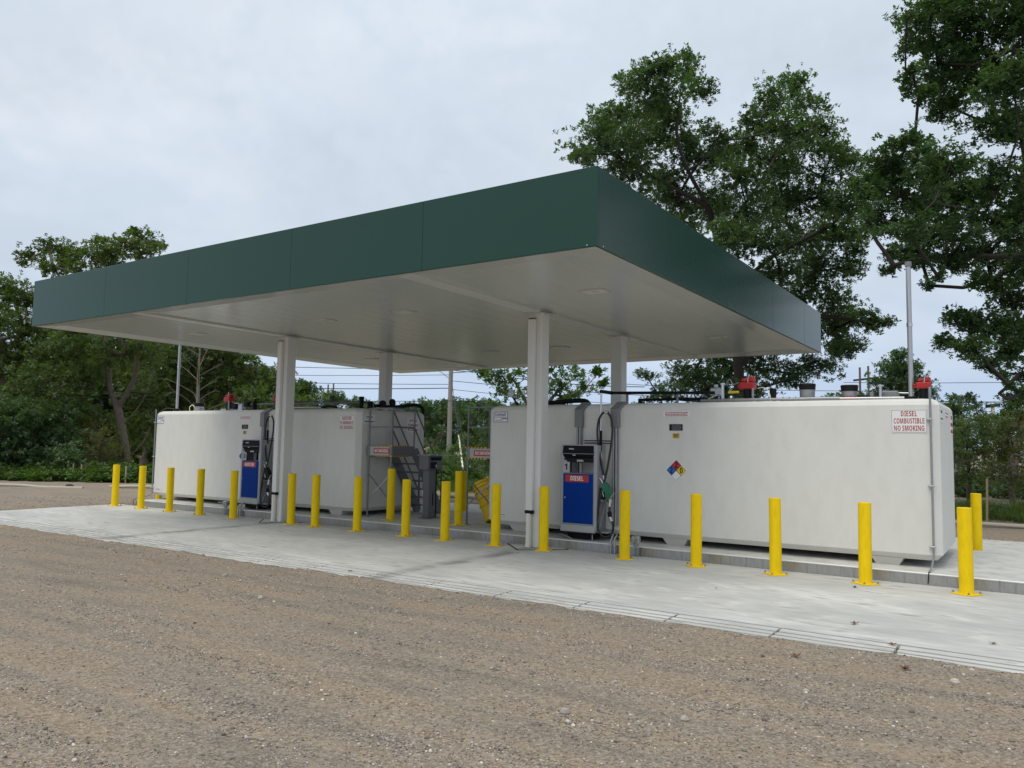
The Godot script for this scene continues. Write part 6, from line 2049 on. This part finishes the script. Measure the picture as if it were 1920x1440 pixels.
var L_I1 := [-48.28, 3.75, -53.61, 1.17, -48.19, 4.55, -55.33, 1.29, -43.25, 4.58, -51.71, 1.28, -47.05, 4.84, -58.64, 1.33, -40.8, 4.41, -53.41, 1.28, -42.23, 4.85, -57.67, 1.27, -38.81, 4.46, -54.96, 1.19, -48.09, 2.8, -54.53, 1.38, -43.11, 2.66, -51.63, 1.37, -43.16, 2.8, -57.77, 1.47, -45, 2.62, -56.95, 1.38, -41.45, 2.68, -58.76, 1.37]
var S_I1 := [[Vector3(-45.29, 0.42, -54.32), Vector3(-44.53, 2.08, -54.67), Vector3(-43.78, 3.74, -55.01)]]
var L_I2 := [-20.76, 1.25, -24.56, 0.39, -20.91, 1.35, -25.77, 0.45, -20.2, 1.48, -26.13, 0.49, -18.84, 1.29, -25.26, 0.43, -19.22, 1.61, -26.68, 0.49, -20.91, 1.79, -24.88, 0.31, -18.79, 1.98, -24.8, 0.3, -19.33, 2.23, -26.62, 0.31, -19.63, 0.95, -24.89, 0.43, -19.01, 0.64, -25.5, 0.43, -18.45, 0.97, -26.2, 0.44, -19.93, 0.28, -25.64, 0.35]
var S_I2 := [[Vector3(-20.70, 1.14, -24.83), Vector3(-20.17, 1.23, -25.18), Vector3(-19.63, 1.32, -25.53)]]
var FAR := [-60.8, -49.1, 9.7, -57.6, -47.8, 8.5, -63, -53.8, 8.8, -65.7, -58, 9, -62.6, -56.5, 8.3, -67.7, -62.7, 8.3, -70.3, -67.1, 8, -72.7, -71.5, 8, -78.4, -79.7, 8.2, -82.5, -86.7, 8.4, -81.8, -89.5, 8.5, -76.4, -87, 8.6, -71.2, -84.5, 8.6, -66.2, -81.8, 8.5, -69, -88.4, 8.7, -65, -86.2, 8.5, -58.5, -80.9, 8.3, -54.2, -77.8, 7.5, -58.1, -87.2, 8, -52.6, -82.5, 7.7, -51.7, -85.5, 7.7, -45.7, -79.9, 7, -42.7, -79.6, 7, -39.7, -79.1, 6.7, -37.1, -78.5, 6.8, -31.1, -69.3, 6.4, -31.1, -75.3, 6.4, -30.6, -81.6, 7, -29.9, -88.1, 7.2, -26.7, -96.2, 7.8, -22.2, -93.1, 7.8, -17.2, -84.4, 7.7, -13.6, -74.7, 7.6, -13.3, -81, 7.3, -12.9, -87.3, 7.3, -8.8, -90.1, 6.8, -5.8, -70.5, 5.4, -2.5, -70.4, 4.8, -53.7, -42, 7.8, -52.4, -39.1, 9.6, -52.2, -36.8, 9.7, -52.1, -34.4, 9.8, -55.6, -34.4, 10.5, -59.2, -34.4, 11.2, -59, -32.1, 11.2, -58.6, -30, 10.9, -60.3, -28.8, 11.2, -61.8, -24.2, 11.4, -65, -22.1, 11.3, -74.7, -21.7, 11.3, 2.1, -67.3, 6, 5.2, -69.4, 6.4, 9.1, -77.9, 7.3]
